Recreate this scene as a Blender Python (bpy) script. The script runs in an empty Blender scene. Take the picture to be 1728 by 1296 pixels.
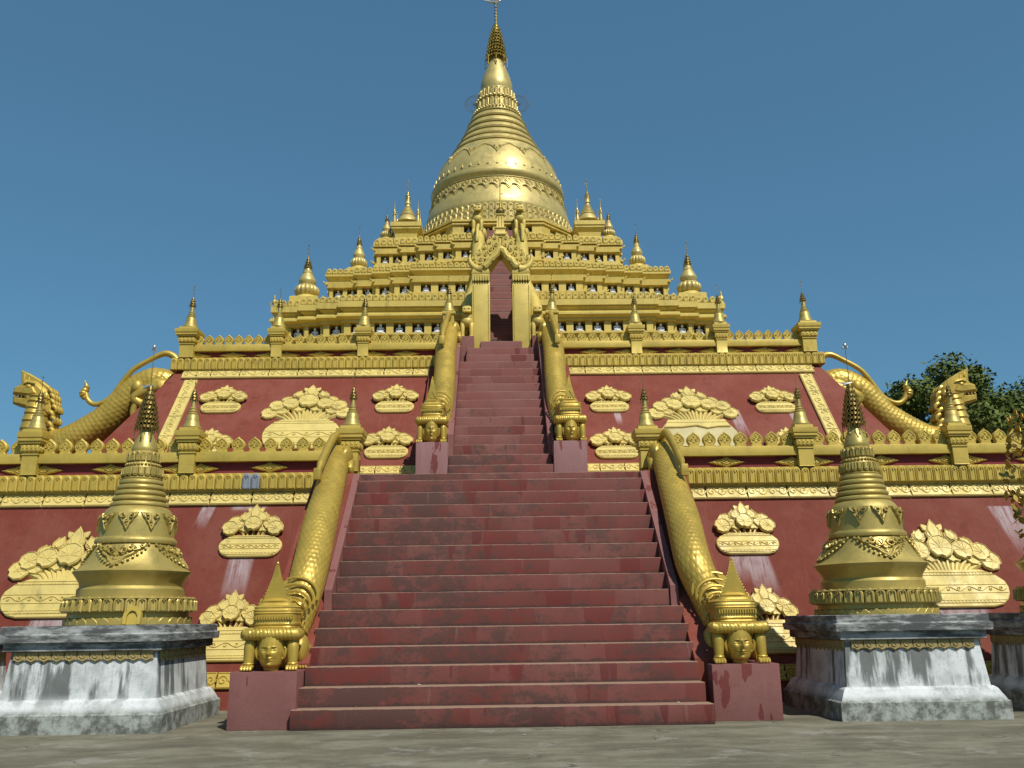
import bpy, bmesh, math, random
from mathutils import Matrix, Vector, noise
R = math.radians
random.seed(7)
sc = bpy.context.scene
col = sc.collection

# ------------------------------------------------------------------ camera, sky, sun, exposure
CAM_Z = 1.6
pitch, roll = 0.2591, 0.014
yaw = 21 / 1500 / math.cos(pitch)
cd = bpy.data.cameras.new('camera')
cam = bpy.data.objects.new('camera', cd)
col.objects.link(cam)
cd.sensor_width = 36.0
cd.lens = 1500 / 1728 * 36
cd.clip_start = 0.1
cd.clip_end = 3000
cam.matrix_world = (Matrix.Translation((0, 0, CAM_Z)) @ Matrix.Rotation(-yaw, 4, 'Z')
                    @ Matrix.Rotation(math.pi / 2 + pitch, 4, 'X') @ Matrix.Rotation(-roll, 4, 'Z'))
sc.camera = cam

SUN_EL, SUN_AZ = R(51), R(30)            # azimuth measured from behind the camera towards the right
wd = bpy.data.worlds.new('World')
sc.world = wd
wd.use_nodes = True
nt = wd.node_tree
sky = nt.nodes.new('ShaderNodeTexSky')
sky.sky_type = 'NISHITA'
sky.sun_disc = False
sky.sun_elevation = SUN_EL
sky.sun_rotation = math.pi - SUN_AZ
sky.altitude = 0
sky.air_density = 0.92
sky.dust_density = 0.3
sky.ozone_density = 2.0
bg = nt.nodes['Background']
bg.inputs[1].default_value = 0.086
tint = nt.nodes.new('ShaderNodeMix')
tint.data_type = 'RGBA'
tint.blend_type = 'MULTIPLY'
tint.inputs[0].default_value = 1.0
tint.inputs[7].default_value = (0.76, 1.45, 1.83, 1)
gam = nt.nodes.new('ShaderNodeGamma')
gam.inputs[1].default_value = 0.55
nt.links.new(sky.outputs[0], gam.inputs[0])
nt.links.new(gam.outputs[0], tint.inputs[6])
nt.links.new(tint.outputs[2], bg.inputs[0])
sd = bpy.data.lights.new('sun', 'SUN')
sd.energy = 4.0
sd.angle = R(0.5)
sd.color = (1.0, 0.955, 0.86)
sun = bpy.data.objects.new('sun', sd)
col.objects.link(sun)
sv = Vector((math.sin(SUN_AZ) * math.cos(SUN_EL), -math.cos(SUN_AZ) * math.cos(SUN_EL), math.sin(SUN_EL)))
sun.rotation_euler = sv.to_track_quat('Z', 'Y').to_euler()
sun.location = sv * 60
sc.view_settings.view_transform = 'Standard'
sc.view_settings.look = 'None'
sc.view_settings.exposure = 0.25
sc.view_settings.gamma = 1.0
sc.view_settings.use_curve_mapping = False
sc.render.engine = 'CYCLES'
sc.cycles.max_bounces = 5
sc.cycles.diffuse_bounces = 3
sc.cycles.glossy_bounces = 2
sc.cycles.use_denoising = True

# ------------------------------------------------------------------ materials
def newmat(name):
    m = bpy.data.materials.new(name)
    m.use_nodes = True
    t = m.node_tree
    return m, t, t.nodes['Principled BSDF']

class N:
    """small helper for node graphs"""
    def __init__(s, t):
        s.t = t
        s.geo = t.nodes.new('ShaderNodeNewGeometry')
        s.pos = s.geo.outputs['Position']
    def map(s, scale, rot=(0, 0, 0), src=None):
        n = s.t.nodes.new('ShaderNodeMapping')
        n.inputs['Scale'].default_value = scale
        n.inputs['Rotation'].default_value = rot
        s.t.links.new(src or s.pos, n.inputs['Vector'])
        return n.outputs[0]
    def noise(s, vec, scale, detail=6, rough=0.6, w=None, dist=0.0):
        n = s.t.nodes.new('ShaderNodeTexNoise')
        if w is not None:
            n.noise_dimensions = '4D'
            s.t.links.new(w, n.inputs['W'])
        n.inputs['Scale'].default_value = scale
        n.inputs['Detail'].default_value = detail
        n.inputs['Roughness'].default_value = rough
        n.inputs['Distortion'].default_value = dist
        s.t.links.new(vec, n.inputs['Vector'])
        return n.outputs[0]
    def ramp(s, src, a, b, lo=0.0, hi=1.0):
        n = s.t.nodes.new('ShaderNodeMapRange')
        n.inputs[1].default_value = a
        n.inputs[2].default_value = b
        n.inputs[3].default_value = lo
        n.inputs[4].default_value = hi
        n.interpolation_type = 'SMOOTHSTEP'
        s.t.links.new(src, n.inputs[0])
        return n.outputs[0]
    def math(s, op, a, b=None):
        n = s.t.nodes.new('ShaderNodeMath')
        n.operation = op
        for i, x in enumerate((a, b)):
            if x is None:
                continue
            if isinstance(x, (int, float)):
                n.inputs[i].default_value = x
            else:
                s.t.links.new(x, n.inputs[i])
        return n.outputs[0]
    def mix(s, fac, a, b, mode='MIX'):
        n = s.t.nodes.new('ShaderNodeMix')
        n.data_type = 'RGBA'
        n.blend_type = mode
        for i, x in ((0, fac), (6, a), (7, b)):
            if isinstance(x, (int, float)):
                n.inputs[i].default_value = x
            elif isinstance(x, tuple):
                n.inputs[i].default_value = (*x, 1)
            else:
                s.t.links.new(x, n.inputs[i])
        return n.outputs[2]
    def sep(s, src=None):
        n = s.t.nodes.new('ShaderNodeSeparateXYZ')
        s.t.links.new(src or s.pos, n.inputs[0])
        return n.outputs
    def bump(s, h, strength, dist, bsdf):
        n = s.t.nodes.new('ShaderNodeBump')
        n.inputs['Strength'].default_value = strength
        n.inputs['Distance'].default_value = dist
        s.t.links.new(h, n.inputs['Height'])
        s.t.links.new(n.outputs[0], bsdf.inputs['Normal'])

def gold(name, base, dark, metallic=0.35, rough=0.42, grime=0.5, bump=0.35, streak=True, finegrain=40):
    m, t, b = newmat(name)
    n = N(t)
    big = n.noise(n.pos, 1.3, 5, 0.65)
    fine = n.noise(n.pos, finegrain, 4, 0.6)
    c = n.mix(n.ramp(big, 0.35, 0.75), base, tuple(x * 0.80 for x in base))
    if streak:
        st = n.noise(n.map((5.5, 5.5, 0.7)), 1.0, 7, 0.7)
        sp = n.noise(n.pos, 2.4, 8, 0.75)
        area = n.ramp(n.noise(n.pos, 0.55, 4, 0.6), 0.42, 0.66, 0.45, 1.0)
        f = n.math('MULTIPLY', n.ramp(st, 0.47, 0.70), n.ramp(sp, 0.40, 0.66))
        c = n.mix(n.math('MULTIPLY', n.math('MULTIPLY', f, area), grime), c, dark)
        hz = n.noise(n.map((1.1, 1.1, 7.0)), 1.0, 6, 0.7)
        c = n.mix(n.math('MULTIPLY', n.ramp(hz, 0.60, 0.74), 0.45 * grime), c, dark)
        worn = n.noise(n.pos, 4.2, 7, 0.7)
        c = n.mix(n.ramp(worn, 0.58, 0.74, 0, 0.35), c, (base[0] * 1.08, base[1] * 1.16, base[2] * 2.0))
    sp2 = n.noise(n.pos, 19, 6, 0.8)
    c = n.mix(n.ramp(sp2, 0.62, 0.78, 0, 0.45 * min(1, grime + 0.2)), c, dark)
    t.links.new(c, b.inputs['Base Color'])
    b.inputs['Metallic'].default_value = metallic
    r_ = n.ramp(n.noise(n.pos, 3.1, 6, 0.7), 0.35, 0.65, rough - 0.08, rough + 0.16)
    t.links.new(r_, b.inputs['Roughness'])
    n.bump(n.math('ADD', fine, n.math('MULTIPLY', sp2, 0.8)), bump, 0.006, b)
    return m

OLIVE = (0.10, 0.075, 0.022)
GOLD = gold('gold_paint', (0.53, 0.385, 0.070), OLIVE, 0.2, 0.48, 0.7)
GOLDT = gold('gold_tier_paint', (0.58, 0.435, 0.098), (0.12, 0.10, 0.03), 0.15, 0.52, 0.85)
GOLDB = gold('gilded_metal', (0.55, 0.43, 0.15), (0.16, 0.13, 0.045), 0.35, 0.42, 0.5, 0.3)
GOLDS = gold('gilded_statue', (0.50, 0.345, 0.06), (0.08, 0.055, 0.015), 0.4, 0.38, 0.55, 0.3)
GOLDST = gold('stupa_gold', (0.45, 0.345, 0.095), (0.10, 0.075, 0.025), 0.42, 0.42, 0.55, 0.3)
GOLDP = gold('pale_gold_relief', (0.64, 0.50, 0.155), (0.11, 0.09, 0.03), 0.05, 0.52, 0.8, 0.4)
GOLDPALE = gold('weathered_pale_gold', (0.52, 0.44, 0.22), (0.25, 0.2, 0.09), 0.05, 0.7, 0.5, 0.4)
GREYP = gold('bare_grey_cement', (0.22, 0.25, 0.29), (0.10, 0.11, 0.12), 0.0, 0.8, 0.5, 0.4)
HTI = gold('dark_filigree_metal', (0.24, 0.17, 0.045), (0.03, 0.025, 0.015), 0.7, 0.4, 0.9, 0.5, finegrain=90)
HTIG = gold('umbrella_gold_metal', (0.36, 0.25, 0.05), (0.05, 0.04, 0.02), 0.75, 0.32, 0.8, 0.5, finegrain=90)

STAINS = [(-5.55, 2.93, 0.60, 1.15, -0.05, 0, 21), (5.45, 2.86, 0.62, 1.1, 0.16, 0, 21), (5.1, 2.86, 0.5, .7, 0.1, 0, 21), (-6.5, 4.12, 0.35, 0.6, -0.25, 0, 21), (-5.6, 4.12, 0.9, 0.14, 0, 0, 21),
          (11.2, 3.9, 0.7, 1.5, 0.25, 0, 21), (6.3, 7.0, 0.35, 1.1, 0.12, 0, 30), (7.9, 6.85, 0.30, 0.9, 0.12, 0, 30), (3.15, 6.92, 0.2, 0.45, 0.1, 0, 30), (-9.2, 1.72, 0.9, 0.5, -.1, 0, 21), (9.3, 1.70, 1.6, 0.6, .2, 0, 21)]
def plaster(name, base, light, dark, streak=0.4, dirt=0.5, rot=0.0, pink=0.5, stains=False, drips=False):
    m, t, b = newmat(name)
    n = N(t)
    big = n.noise(n.pos, 0.6, 8, 0.74)
    c = n.mix(n.ramp(big, 0.40, 0.64, 0, pink), base, light)
    mid = n.noise(n.pos, 3.0, 9, 0.78)
    c = n.mix(n.ramp(mid, 0.52, 0.74, 0, dirt), c, dark)
    st = n.noise(n.map((7, 1.2, 0.55)), 1.0, 6, 0.7)
    c = n.mix(n.ramp(st, 0.54, 0.70, 0, streak), c, light)
    if drips:
        dn_ = n.noise(n.map((3.2, 3.2, 0.9)), 1.0, 4, 0.55)
        c = n.mix(n.ramp(dn_, 0.615, 0.63, 0, 0.85), c, (0.125, 0.020, 0.017))
        bl_ = n.noise(n.map((12, 12, 0.7)), 1.0, 6, 0.7)
        c = n.mix(n.ramp(bl_, 0.62, 0.72, 0, 0.5), c, (0.06, 0.03, 0.028))
    fine = n.noise(n.pos, 35, 5, 0.7)
    c = n.mix(n.ramp(fine, 0.35, 0.7, 0.0, 0.22), c, dark)
    if stains:
        xyz = n.sep()
        rs_ = n.noise(n.map((13, 0.0, 0.9)), 1.0, 7, 0.75)
        soft = n.noise(n.pos, 5, 6, 0.7)
        tot = None
        for (sx_, zt_, w_, h_, lean, y0_, y1_) in STAINS:
            # distance below the top edge, and sideways offset that drifts as the stain runs down
            dz_ = n.math('SUBTRACT', zt_, xyz[2])
            cx_ = n.math('SUBTRACT', n.math('SUBTRACT', xyz[0], sx_), n.math('MULTIPLY', dz_, lean))
            side = n.ramp(n.math('ABSOLUTE', cx_), w_ * 0.5, w_ * 0.32)
            top_ = n.ramp(dz_, -0.03, 0.01)
            fade = n.ramp(n.math('ADD', dz_, n.math('MULTIPLY', n.math('SUBTRACT', rs_, 0.5), h_ * 1.6)), h_ * 0.9, h_ * 0.2)
            k_ = n.math('MULTIPLY', n.math('MULTIPLY', side, top_), n.math('MULTIPLY', fade, n.ramp(xyz[1], y1_, y1_ - 0.1)))
            tot = k_ if tot is None else n.math('MAXIMUM', tot, k_)
        tot = n.math('MULTIPLY', tot, n.ramp(rs_, 0.36, 0.56, 0.25, 0.9))
        tot = n.math('MULTIPLY', tot, n.ramp(soft, 0.3, 0.55, 0.6, 1.0))
        c = n.mix(tot, c, (0.42, 0.33, 0.34))
    t.links.new(c, b.inputs['Base Color'])
    b.inputs['Roughness'].default_value = 0.75
    b.inputs['Specular IOR Level'].default_value = 0.3
    n.bump(n.math('ADD', mid, n.math('MULTIPLY', fine, 0.5)), 0.35, 0.012, b)
    return m

REDW = plaster('red_wall_paint', (0.178, 0.033, 0.018), (0.225, 0.066, 0.045), (0.080, 0.018, 0.011), 0.55, 0.75, pink=0.75, stains=True)
REDR = plaster('red_recess_paint', (0.17, 0.022, 0.026), (0.20, 0.04, 0.04), (0.08, 0.02, 0.02), 0.2, 0.4)
PINK = plaster('faded_pink_paint', (0.195, 0.078, 0.070), (0.245, 0.115, 0.105), (0.13, 0.035, 0.03), 0.4, 0.5, drips=True)
PINKP = plaster('pale_pink_paint', (0.255, 0.130, 0.125), (0.29, 0.165, 0.165), (0.17, 0.07, 0.07), 0.7, 0.4, drips=True)
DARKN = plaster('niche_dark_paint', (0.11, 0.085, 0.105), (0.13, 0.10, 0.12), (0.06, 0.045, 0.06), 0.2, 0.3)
WHITES = plaster('white_plaster_streak', (0.50, 0.42, 0.44), (0.6, 0.55, 0.56), (0.30, 0.16, 0.16), 0.4, 0.5)

def stepmat():
    m, t, b = newmat('worn_red_step_paint')
    n = N(t)
    xyz = n.sep()
    idx = n.math('MULTIPLY', n.math('FLOOR', n.math('MULTIPLY', n.math('SUBTRACT', xyz[2], 0.004), 1 / 0.3)), 3.7)
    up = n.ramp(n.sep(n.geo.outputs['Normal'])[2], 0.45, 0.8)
    lowx = n.map((1.0, 0.25, 0.3))
    a = n.noise(lowx, 0.55, 3, 0.5, idx)
    up_f = n.ramp(xyz[2], 4.2, 6.5)
    base_a = n.mix(up_f, (0.140, 0.024, 0.017), (0.182, 0.056, 0.045))
    base_b = n.mix(up_f, (0.158, 0.046, 0.036), (0.195, 0.076, 0.065))
    c = n.mix(n.ramp(a, 0.38, 0.62), base_a, base_b)
    # repainted lengths: piecewise constant along the step
    wn = t.nodes.new('ShaderNodeTexWhiteNoise')
    wn.noise_dimensions = '2D'
    cb = t.nodes.new('ShaderNodeCombineXYZ')
    wob = n.noise(n.map((0.8, 0.2, 0.2)), 1.0, 2, 0.5, idx)
    t.links.new(n.math('FLOOR', n.math('MULTIPLY', n.math('ADD', xyz[0], n.math('MULTIPLY', wob, 1.5)), 1.7)), cb.inputs[0])
    t.links.new(idx, cb.inputs[1])
    t.links.new(cb.outputs[0], wn.inputs['Vector'])
    c = n.mix(n.ramp(wn.outputs[0], 0.62, 0.66, 0, 0.28), c, (0.19, 0.080, 0.068))
    c = n.mix(n.ramp(wn.outputs[0], 0.30, 0.26, 0, 0.35), c, (0.115, 0.024, 0.020))
    # mildew, heaviest on the left half and the middle steps of the lower flight
    dk = n.noise(n.map((2.6, 1.0, 3.4)), 1.0, 14, 0.82, idx)
    big = n.noise(n.map((0.7, 0.3, 0.6)), 1.0, 3, 0.5, idx)
    left_ = n.ramp(xyz[0], 1.4, -1.2, -0.01, 0.055)
    hgt = n.ramp(xyz[2], 4.6, 8.5, 0.0, 0.14)
    dkk = n.math('ADD', n.math('SUBTRACT', dk, hgt), n.math('ADD', left_, n.math('MULTIPLY', n.math('SUBTRACT', big, 0.5), 0.35)))
    c = n.mix(n.ramp(dkk, 0.545, 0.575, 0, 0.72), c, (0.050, 0.028, 0.022))
    c = n.mix(n.ramp(dkk, 0.45, 0.55, 0, 0.40), c, (0.090, 0.040, 0.033))
    # wet looking drips and patches of dark red that start at the nosing
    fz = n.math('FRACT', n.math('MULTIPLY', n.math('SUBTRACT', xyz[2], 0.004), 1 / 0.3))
    for sc_, th_, colr, seed in ((1.45, 0.635, (0.115, 0.017, 0.014), 0.0), (2.6, 0.665, (0.105, 0.020, 0.018), 4.3), (0.9, 0.66, (0.13, 0.020, 0.016), 9.1)):
        vx = n.map((1.0, 0.05, 0.0))
        nx_ = n.noise(vx, sc_, 2, 0.4, n.math('ADD', idx, seed))
        edge = n.noise(n.map((9, 0.1, 5.0)), 1.0, 5, 0.65, n.math('ADD', idx, seed))
        # the patch narrows downwards
        nn_ = n.math('ADD', n.math('ADD', nx_, n.math('MULTIPLY', n.math('SUBTRACT', fz, 0.9), 0.022)), n.math('MULTIPLY', n.math('SUBTRACT', edge, 0.5), 0.07))
        c = n.mix(n.ramp(nn_, th_, th_ + 0.008, 0, 0.88), c, colr)
    # pale vertical drips
    dr = n.noise(n.map((9, 1, 0.8)), 1.0, 6, 0.7, idx)
    c = n.mix(n.ramp(dr, 0.60, 0.74, 0, 0.32), c, (0.27, 0.165, 0.15))
    # worn paint and a painted edge highlight lighten the nosing
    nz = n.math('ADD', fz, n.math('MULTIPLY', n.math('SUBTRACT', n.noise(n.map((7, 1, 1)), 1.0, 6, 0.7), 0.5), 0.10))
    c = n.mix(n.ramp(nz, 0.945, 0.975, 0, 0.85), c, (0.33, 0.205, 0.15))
    # darker, ragged band towards the foot of each riser
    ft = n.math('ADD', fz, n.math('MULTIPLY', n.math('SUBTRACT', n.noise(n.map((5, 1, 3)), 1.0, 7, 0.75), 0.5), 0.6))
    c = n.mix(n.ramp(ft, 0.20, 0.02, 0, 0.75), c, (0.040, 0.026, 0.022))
    fine = n.noise(n.pos, 28, 8, 0.75)
    c = n.mix(n.ramp(fine, 0.5, 0.75, 0, 0.5), c, (0.06, 0.035, 0.03))
    sp = n.noise(n.pos, 9, 8, 0.8)
    c = n.mix(n.ramp(sp, 0.65, 0.71, 0, 0.8), c, (0.035, 0.022, 0.018))
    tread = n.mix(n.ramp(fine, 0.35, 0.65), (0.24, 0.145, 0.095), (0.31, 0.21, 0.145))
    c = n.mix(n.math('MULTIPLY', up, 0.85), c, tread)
    t.links.new(c, b.inputs['Base Color'])
    b.inputs['Roughness'].default_value = 0.68
    b.inputs['Specular IOR Level'].default_value = 0.3
    n.bump(n.math('ADD', dk, n.math('MULTIPLY', fine, 0.5)), 0.4, 0.01, b)
    return m
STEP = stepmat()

def whitewash():
    m, t, b = newmat('stained_whitewash')
    n = N(t)
    xyz = n.sep()
    c = n.mix(n.ramp(n.noise(n.pos, 2.2, 6, 0.7), 0.4, 0.65), (0.60, 0.62, 0.62), (0.40, 0.42, 0.41))
    st = n.noise(n.map((4.6, 4.6, 0.5)), 1.0, 4, 0.55)
    body = n.math('MULTIPLY', n.ramp(xyz[2], 0.35, 0.60), n.ramp(st, 0.49, 0.60, 0, 0.85))
    c = n.mix(body, c, (0.065, 0.072, 0.066))
    fs = n.noise(n.map((15, 15, 1.2)), 1.0, 6, 0.7)
    c = n.mix(n.ramp(fs, 0.55, 0.8, 0, 0.6), c, (0.10, 0.105, 0.095))
    top = n.noise(n.map((2, 2, 9)), 1.0, 8, 0.75)
    ctop = n.mix(n.ramp(top, 0.42, 0.62), (0.075, 0.078, 0.075), (0.36, 0.37, 0.36))
    c = n.mix(n.ramp(xyz[2], 1.12, 1.22), c, ctop)
    low = n.noise(n.pos, 3.5, 8, 0.75)
    clow = n.mix(n.ramp(low, 0.40, 0.6), (0.10, 0.105, 0.085), (0.34, 0.36, 0.33))
    c = n.mix(n.ramp(xyz[2], 0.40, 0.26), c, clow)
    fine = n.noise(n.pos, 26, 7, 0.75)
    c = n.mix(n.ramp(fine, 0.5, 0.75, 0, 0.5), c, (0.09, 0.09, 0.08))
    t.links.new(c, b.inputs['Base Color'])
    b.inputs['Roughness'].default_value = 0.85
    n.bump(n.math('ADD', low, fine), 0.4, 0.012, b)
    return m
WASH = whitewash()

def groundmat():
    m, t, b = newmat('dusty_concrete_ground')
    n = N(t)
    st = n.noise(n.map((0.55, 1.3, 1)), 1.1, 9, 0.75)
    c = n.mix(n.ramp(st, 0.36, 0.66), (0.100, 0.090, 0.056), (0.205, 0.188, 0.130))
    p = n.noise(n.pos, 1.1, 7, 0.7, None, 0.4)
    c = n.mix(n.ramp(p, 0.56, 0.66, 0, 0.6), c, (0.27, 0.255, 0.215))
    c = n.mix(n.ramp(p, 0.44, 0.34, 0, 0.6), c, (0.085, 0.072, 0.048))
    fine = n.noise(n.pos, 16, 9, 0.8)
    c = n.mix(n.ramp(fine, 0.5, 0.72, 0, 0.55), c, (0.07, 0.062, 0.045))
    v = t.nodes.new('ShaderNodeTexVoronoi')
    v.feature = 'DISTANCE_TO_EDGE'
    v.inputs['Scale'].default_value = 0.42
    dn = t.nodes.new('ShaderNodeVectorMath')
    dn.operation = 'ADD'
    nn = t.nodes.new('ShaderNodeTexNoise')
    nn.inputs['Scale'].default_value = 1.6
    nn.inputs['Detail'].default_value = 8
    t.links.new(n.pos, nn.inputs['Vector'])
    t.links.new(n.pos, dn.inputs[0])
    t.links.new(nn.outputs[1], dn.inputs[1])
    t.links.new(dn.outputs[0], v.inputs['Vector'])
    crack = n.ramp(v.outputs['Distance'], 0.0, 0.010, 0.75, 0)
    c = n.mix(n.math('MULTIPLY', crack, n.ramp(p, 0.46, 0.6)), c, (0.025, 0.022, 0.016))
    t.links.new(c, b.inputs['Base Color'])
    b.inputs['Roughness'].default_value = 0.9
    n.bump(n.math('ADD', fine, n.math('MULTIPLY', p, 2)), 0.4, 0.01, b)
    return m
GROUND = groundmat()

def simple(name, c, rough=0.6, metallic=0.0, var=0.25, scale=8):
    m, t, b = newmat(name)
    n = N(t)
    t.links.new(n.mix(n.noise(n.pos, scale, 5, 0.65), c, tuple(x * (1 - var) for x in c)), b.inputs['Base Color'])
    b.inputs['Roughness'].default_value = rough
    b.inputs['Metallic'].default_value = metallic
    return m
MARBLE = simple('white_marble', (0.82, 0.83, 0.84), 0.5, 0, 0.2, 20)
IRON = simple('dark_iron', (0.03, 0.03, 0.03), 0.6)
SILVER = simple('silver_ball', (0.55, 0.55, 0.52), 0.3, 0.7)
BARK = simple('bark', (0.10, 0.075, 0.05), 0.9)
PAPER = simple('paper_scrap', (0.6, 0.58, 0.52), 0.8)
DRY = simple('dry_leaf', (0.22, 0.15, 0.06), 0.8)
DARKEYE = simple('dark_mark', (0.05, 0.035, 0.02), 0.7)

def leafmat(name, a, b_):
    m, t, b = newmat(name)
    n = N(t)
    oi = n.noise(n.pos, 0.9, 3, 0.6)
    f = n.noise(n.pos, 6, 3, 0.6)
    c = n.mix(n.ramp(oi, 0.35, 0.65), a, b_)
    c = n.mix(n.ramp(f, 0.45, 0.75, 0, 0.6), c, tuple(x * 1.5 for x in b_))
    t.links.new(c, b.inputs['Base Color'])
    b.inputs['Roughness'].default_value = 0.7
    b.inputs['Specular IOR Level'].default_value = 0.15
    return m
LEAF = leafmat('dark_leaf', (0.055, 0.078, 0.014), (0.115, 0.140, 0.030))

# ------------------------------------------------------------------ mesh builder
class G:
    def __init__(s):
        s.v = []
        s.f = []
    def add(s, v, f, M=None):
        o = len(s.v)
        s.v += [(M @ Vector(p))[:] for p in v] if M is not None else [tuple(p) for p in v]
        s.f += [tuple(i + o for i in q) for q in f]
        return s
    def merge(s, g, M=None):
        return s.add(g.v, g.f, M)
    def map(s, fn):
        s.v = [tuple(fn(*p)) for p in s.v]
        return s
    def box(s, x0, x1, y0, y1, z0, z1, M=None):
        v = [(x, y, z) for z in (z0, z1) for y in (y0, y1) for x in (x0, x1)]
        return s.add(v, [(0, 2, 3, 1), (4, 5, 7, 6), (0, 1, 5, 4), (2, 6, 7, 3), (0, 4, 6, 2), (1, 3, 7, 5)], M)
    def cbox(s, x0, x1, y0, y1, z0, z1, c=0.015, M=None, jit=0.0, cuts=0):
        bm = bmesh.new()
        bmesh.ops.create_cube(bm, size=1)
        for v in bm.verts:
            v.co = Vector(((x0 + x1) / 2 + v.co.x * (x1 - x0), (y0 + y1) / 2 + v.co.y * (y1 - y0), (z0 + z1) / 2 + v.co.z * (z1 - z0)))
        bmesh.ops.bevel(bm, geom=list(bm.edges), offset=c, segments=2, profile=0.6, affect='EDGES')
        if cuts:
            es = [e for e in bm.edges if abs(e.verts[0].co.x - e.verts[1].co.x) > 0.5 * (x1 - x0)]
            bmesh.ops.subdivide_edges(bm, edges=es, cuts=cuts, use_grid_fill=False)
        if jit:
            for v in bm.verts:
                q = noise.noise_vector(Vector((v.co.x * 2.3, v.co.y * 3, v.co.z * 9)))
                q2 = noise.noise_vector(Vector((v.co.x * 11, v.co.y * 3, v.co.z * 9)))
                v.co += (q + q2 * 0.6) * jit
        bm.verts.index_update()
        v = [tuple(p.co) for p in bm.verts]
        f = [tuple(q.index for q in p.verts) for p in bm.faces]
        bm.free()
        return s.add(v, f, M)
    def rings(s, rs, closed=True, caps=True, M=None):
        n = len(rs[0])
        v = [p for r in rs for p in r]
        f = []
        for i in range(len(rs) - 1):
            for j in range(n if closed else n - 1):
                k = (j + 1) % n
                f.append((i * n + j, i * n + k, (i + 1) * n + k, (i + 1) * n + j))
        if caps:
            f.append(tuple(reversed(range(n))))
            f.append(tuple((len(rs) - 1) * n + j for j in range(n)))
        return s.add(v, f, M)
    def lathe(s, prof, n=32, c=(0, 0), a0=0.0, mod=None, M=None):
        rs = []
        for r, z in prof:
            ring = []
            for j in range(n):
                a = a0 + 2 * math.pi * j / n
                rr = max(r, 0.0005) * (mod(a, z) if mod else 1)
                ring.append((c[0] + rr * math.cos(a), c[1] + rr * math.sin(a), z))
            rs.append(ring)
        return s.rings(rs, M=M)
    def sq(s, prof, c=(0, 0), M=None):
        return s.rings([[(c[0] + a * w, c[1] + b * w, z) for a, b in ((-1, -1), (1, -1), (1, 1), (-1, 1))] for w, z in prof], M=M)
    def prism(s, out, y0, y1, ch=0.0, M=None):
        """outline in x,z counter-clockwise seen from -y; front at y0 (towards the viewer), back at y1"""
        n = len(out)
        rs = [[(x, y1, z) for x, z in out]]
        if ch:
            ins = inset(out, ch)
            rs.append([(x, y0 + ch, z) for x, z in out])
            rs.append([(x, y0, z) for x, z in ins])
        else:
            rs.append([(x, y0, z) for x, z in out])
        return s.rings(rs, M=M)
    def tube(s, pts, rads, n=12, disp=None, M=None, up=(0, 0, 1), flat=1.0, caps=True):
        P = [Vector(p) for p in pts]
        rs = []
        L = len(P)
        prev = None
        for i in range(L):
            d = (P[min(i + 1, L - 1)] - P[max(i - 1, 0)]).normalized()
            if prev is None:
                u = Vector(up)
                a = u.cross(d)
                if a.length < 1e-4:
                    a = Vector((1, 0, 0)).cross(d)
                a.normalize()
            else:
                a = (prev - d * prev.dot(d)).normalized()
            prev = a
            b = d.cross(a)
            r = rads[i] if hasattr(rads, '__len__') else rads
            ring = []
            for j in range(n):
                t = 2 * math.pi * j / n
                rr = r + (disp(i / (L - 1), j / n, r) if disp else 0)
                ring.append(tuple(P[i] + a * math.cos(t) * rr * flat + b * math.sin(t) * rr))
            rs.append(ring)
        return s.rings(rs, caps=caps, M=M)
    def ell(s, c, r, nu=14, nv=9, M=None):
        rs = []
        for i in range(nv + 1):
            p = -math.pi / 2 + math.pi * i / nv
            q = max(math.cos(p), 0.01)
            rs.append([(c[0] + r[0] * q * math.cos(2 * math.pi * j / nu), c[1] + r[1] * q * math.sin(2 * math.pi * j / nu), c[2] + r[2] * math.sin(p)) for j in range(nu)])
        return s.rings(rs, M=M)
    def ridge(s, pts, w, h, y0=0.0, taper=True, M=None):
        """raised strip on the plane y=y0, towards -y, along x,z points"""
        n = len(pts)
        v, f = [], []
        for i, (x, z) in enumerate(pts):
            ax, az = pts[max(i - 1, 0)]
            bx, bz = pts[min(i + 1, n - 1)]
            l = math.hypot(bx - ax, bz - az) or 1
            nx, nz = -(bz - az) / l, (bx - ax) / l
            k = min(1, 0.35 + 3.0 * min(i, n - 1 - i) / n) if taper else 1
            ww = w * k / 2
            v += [(x + nx * ww, y0 + 0.002, z + nz * ww), (x + nx * ww * .3, y0 - h * k, z + nz * ww * .3),
                  (x - nx * ww * .3, y0 - h * k, z - nz * ww * .3), (x - nx * ww, y0 + 0.002, z - nz * ww)]
        for i in range(n - 1):
            for j in range(3):
                f.append((i * 4 + j, i * 4 + j + 1, i * 4 + j + 5, i * 4 + j + 4))
        return s.add(v, f, M)
    def mesh(s, name, mat, smooth=38):
        me = bpy.data.meshes.new(name)
        me.from_pydata(s.v, [], s.f)
        me.materials.append(mat)
        bm = bmesh.new()
        bm.from_mesh(me)
        bmesh.ops.recalc_face_normals(bm, faces=bm.faces)
        bm.to_mesh(me)
        bm.free()
        if smooth:
            me.polygons.foreach_set('use_smooth', [True] * len(me.polygons))
            me.set_sharp_from_angle(angle=R(smooth))
        me.update()
        return me

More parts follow.
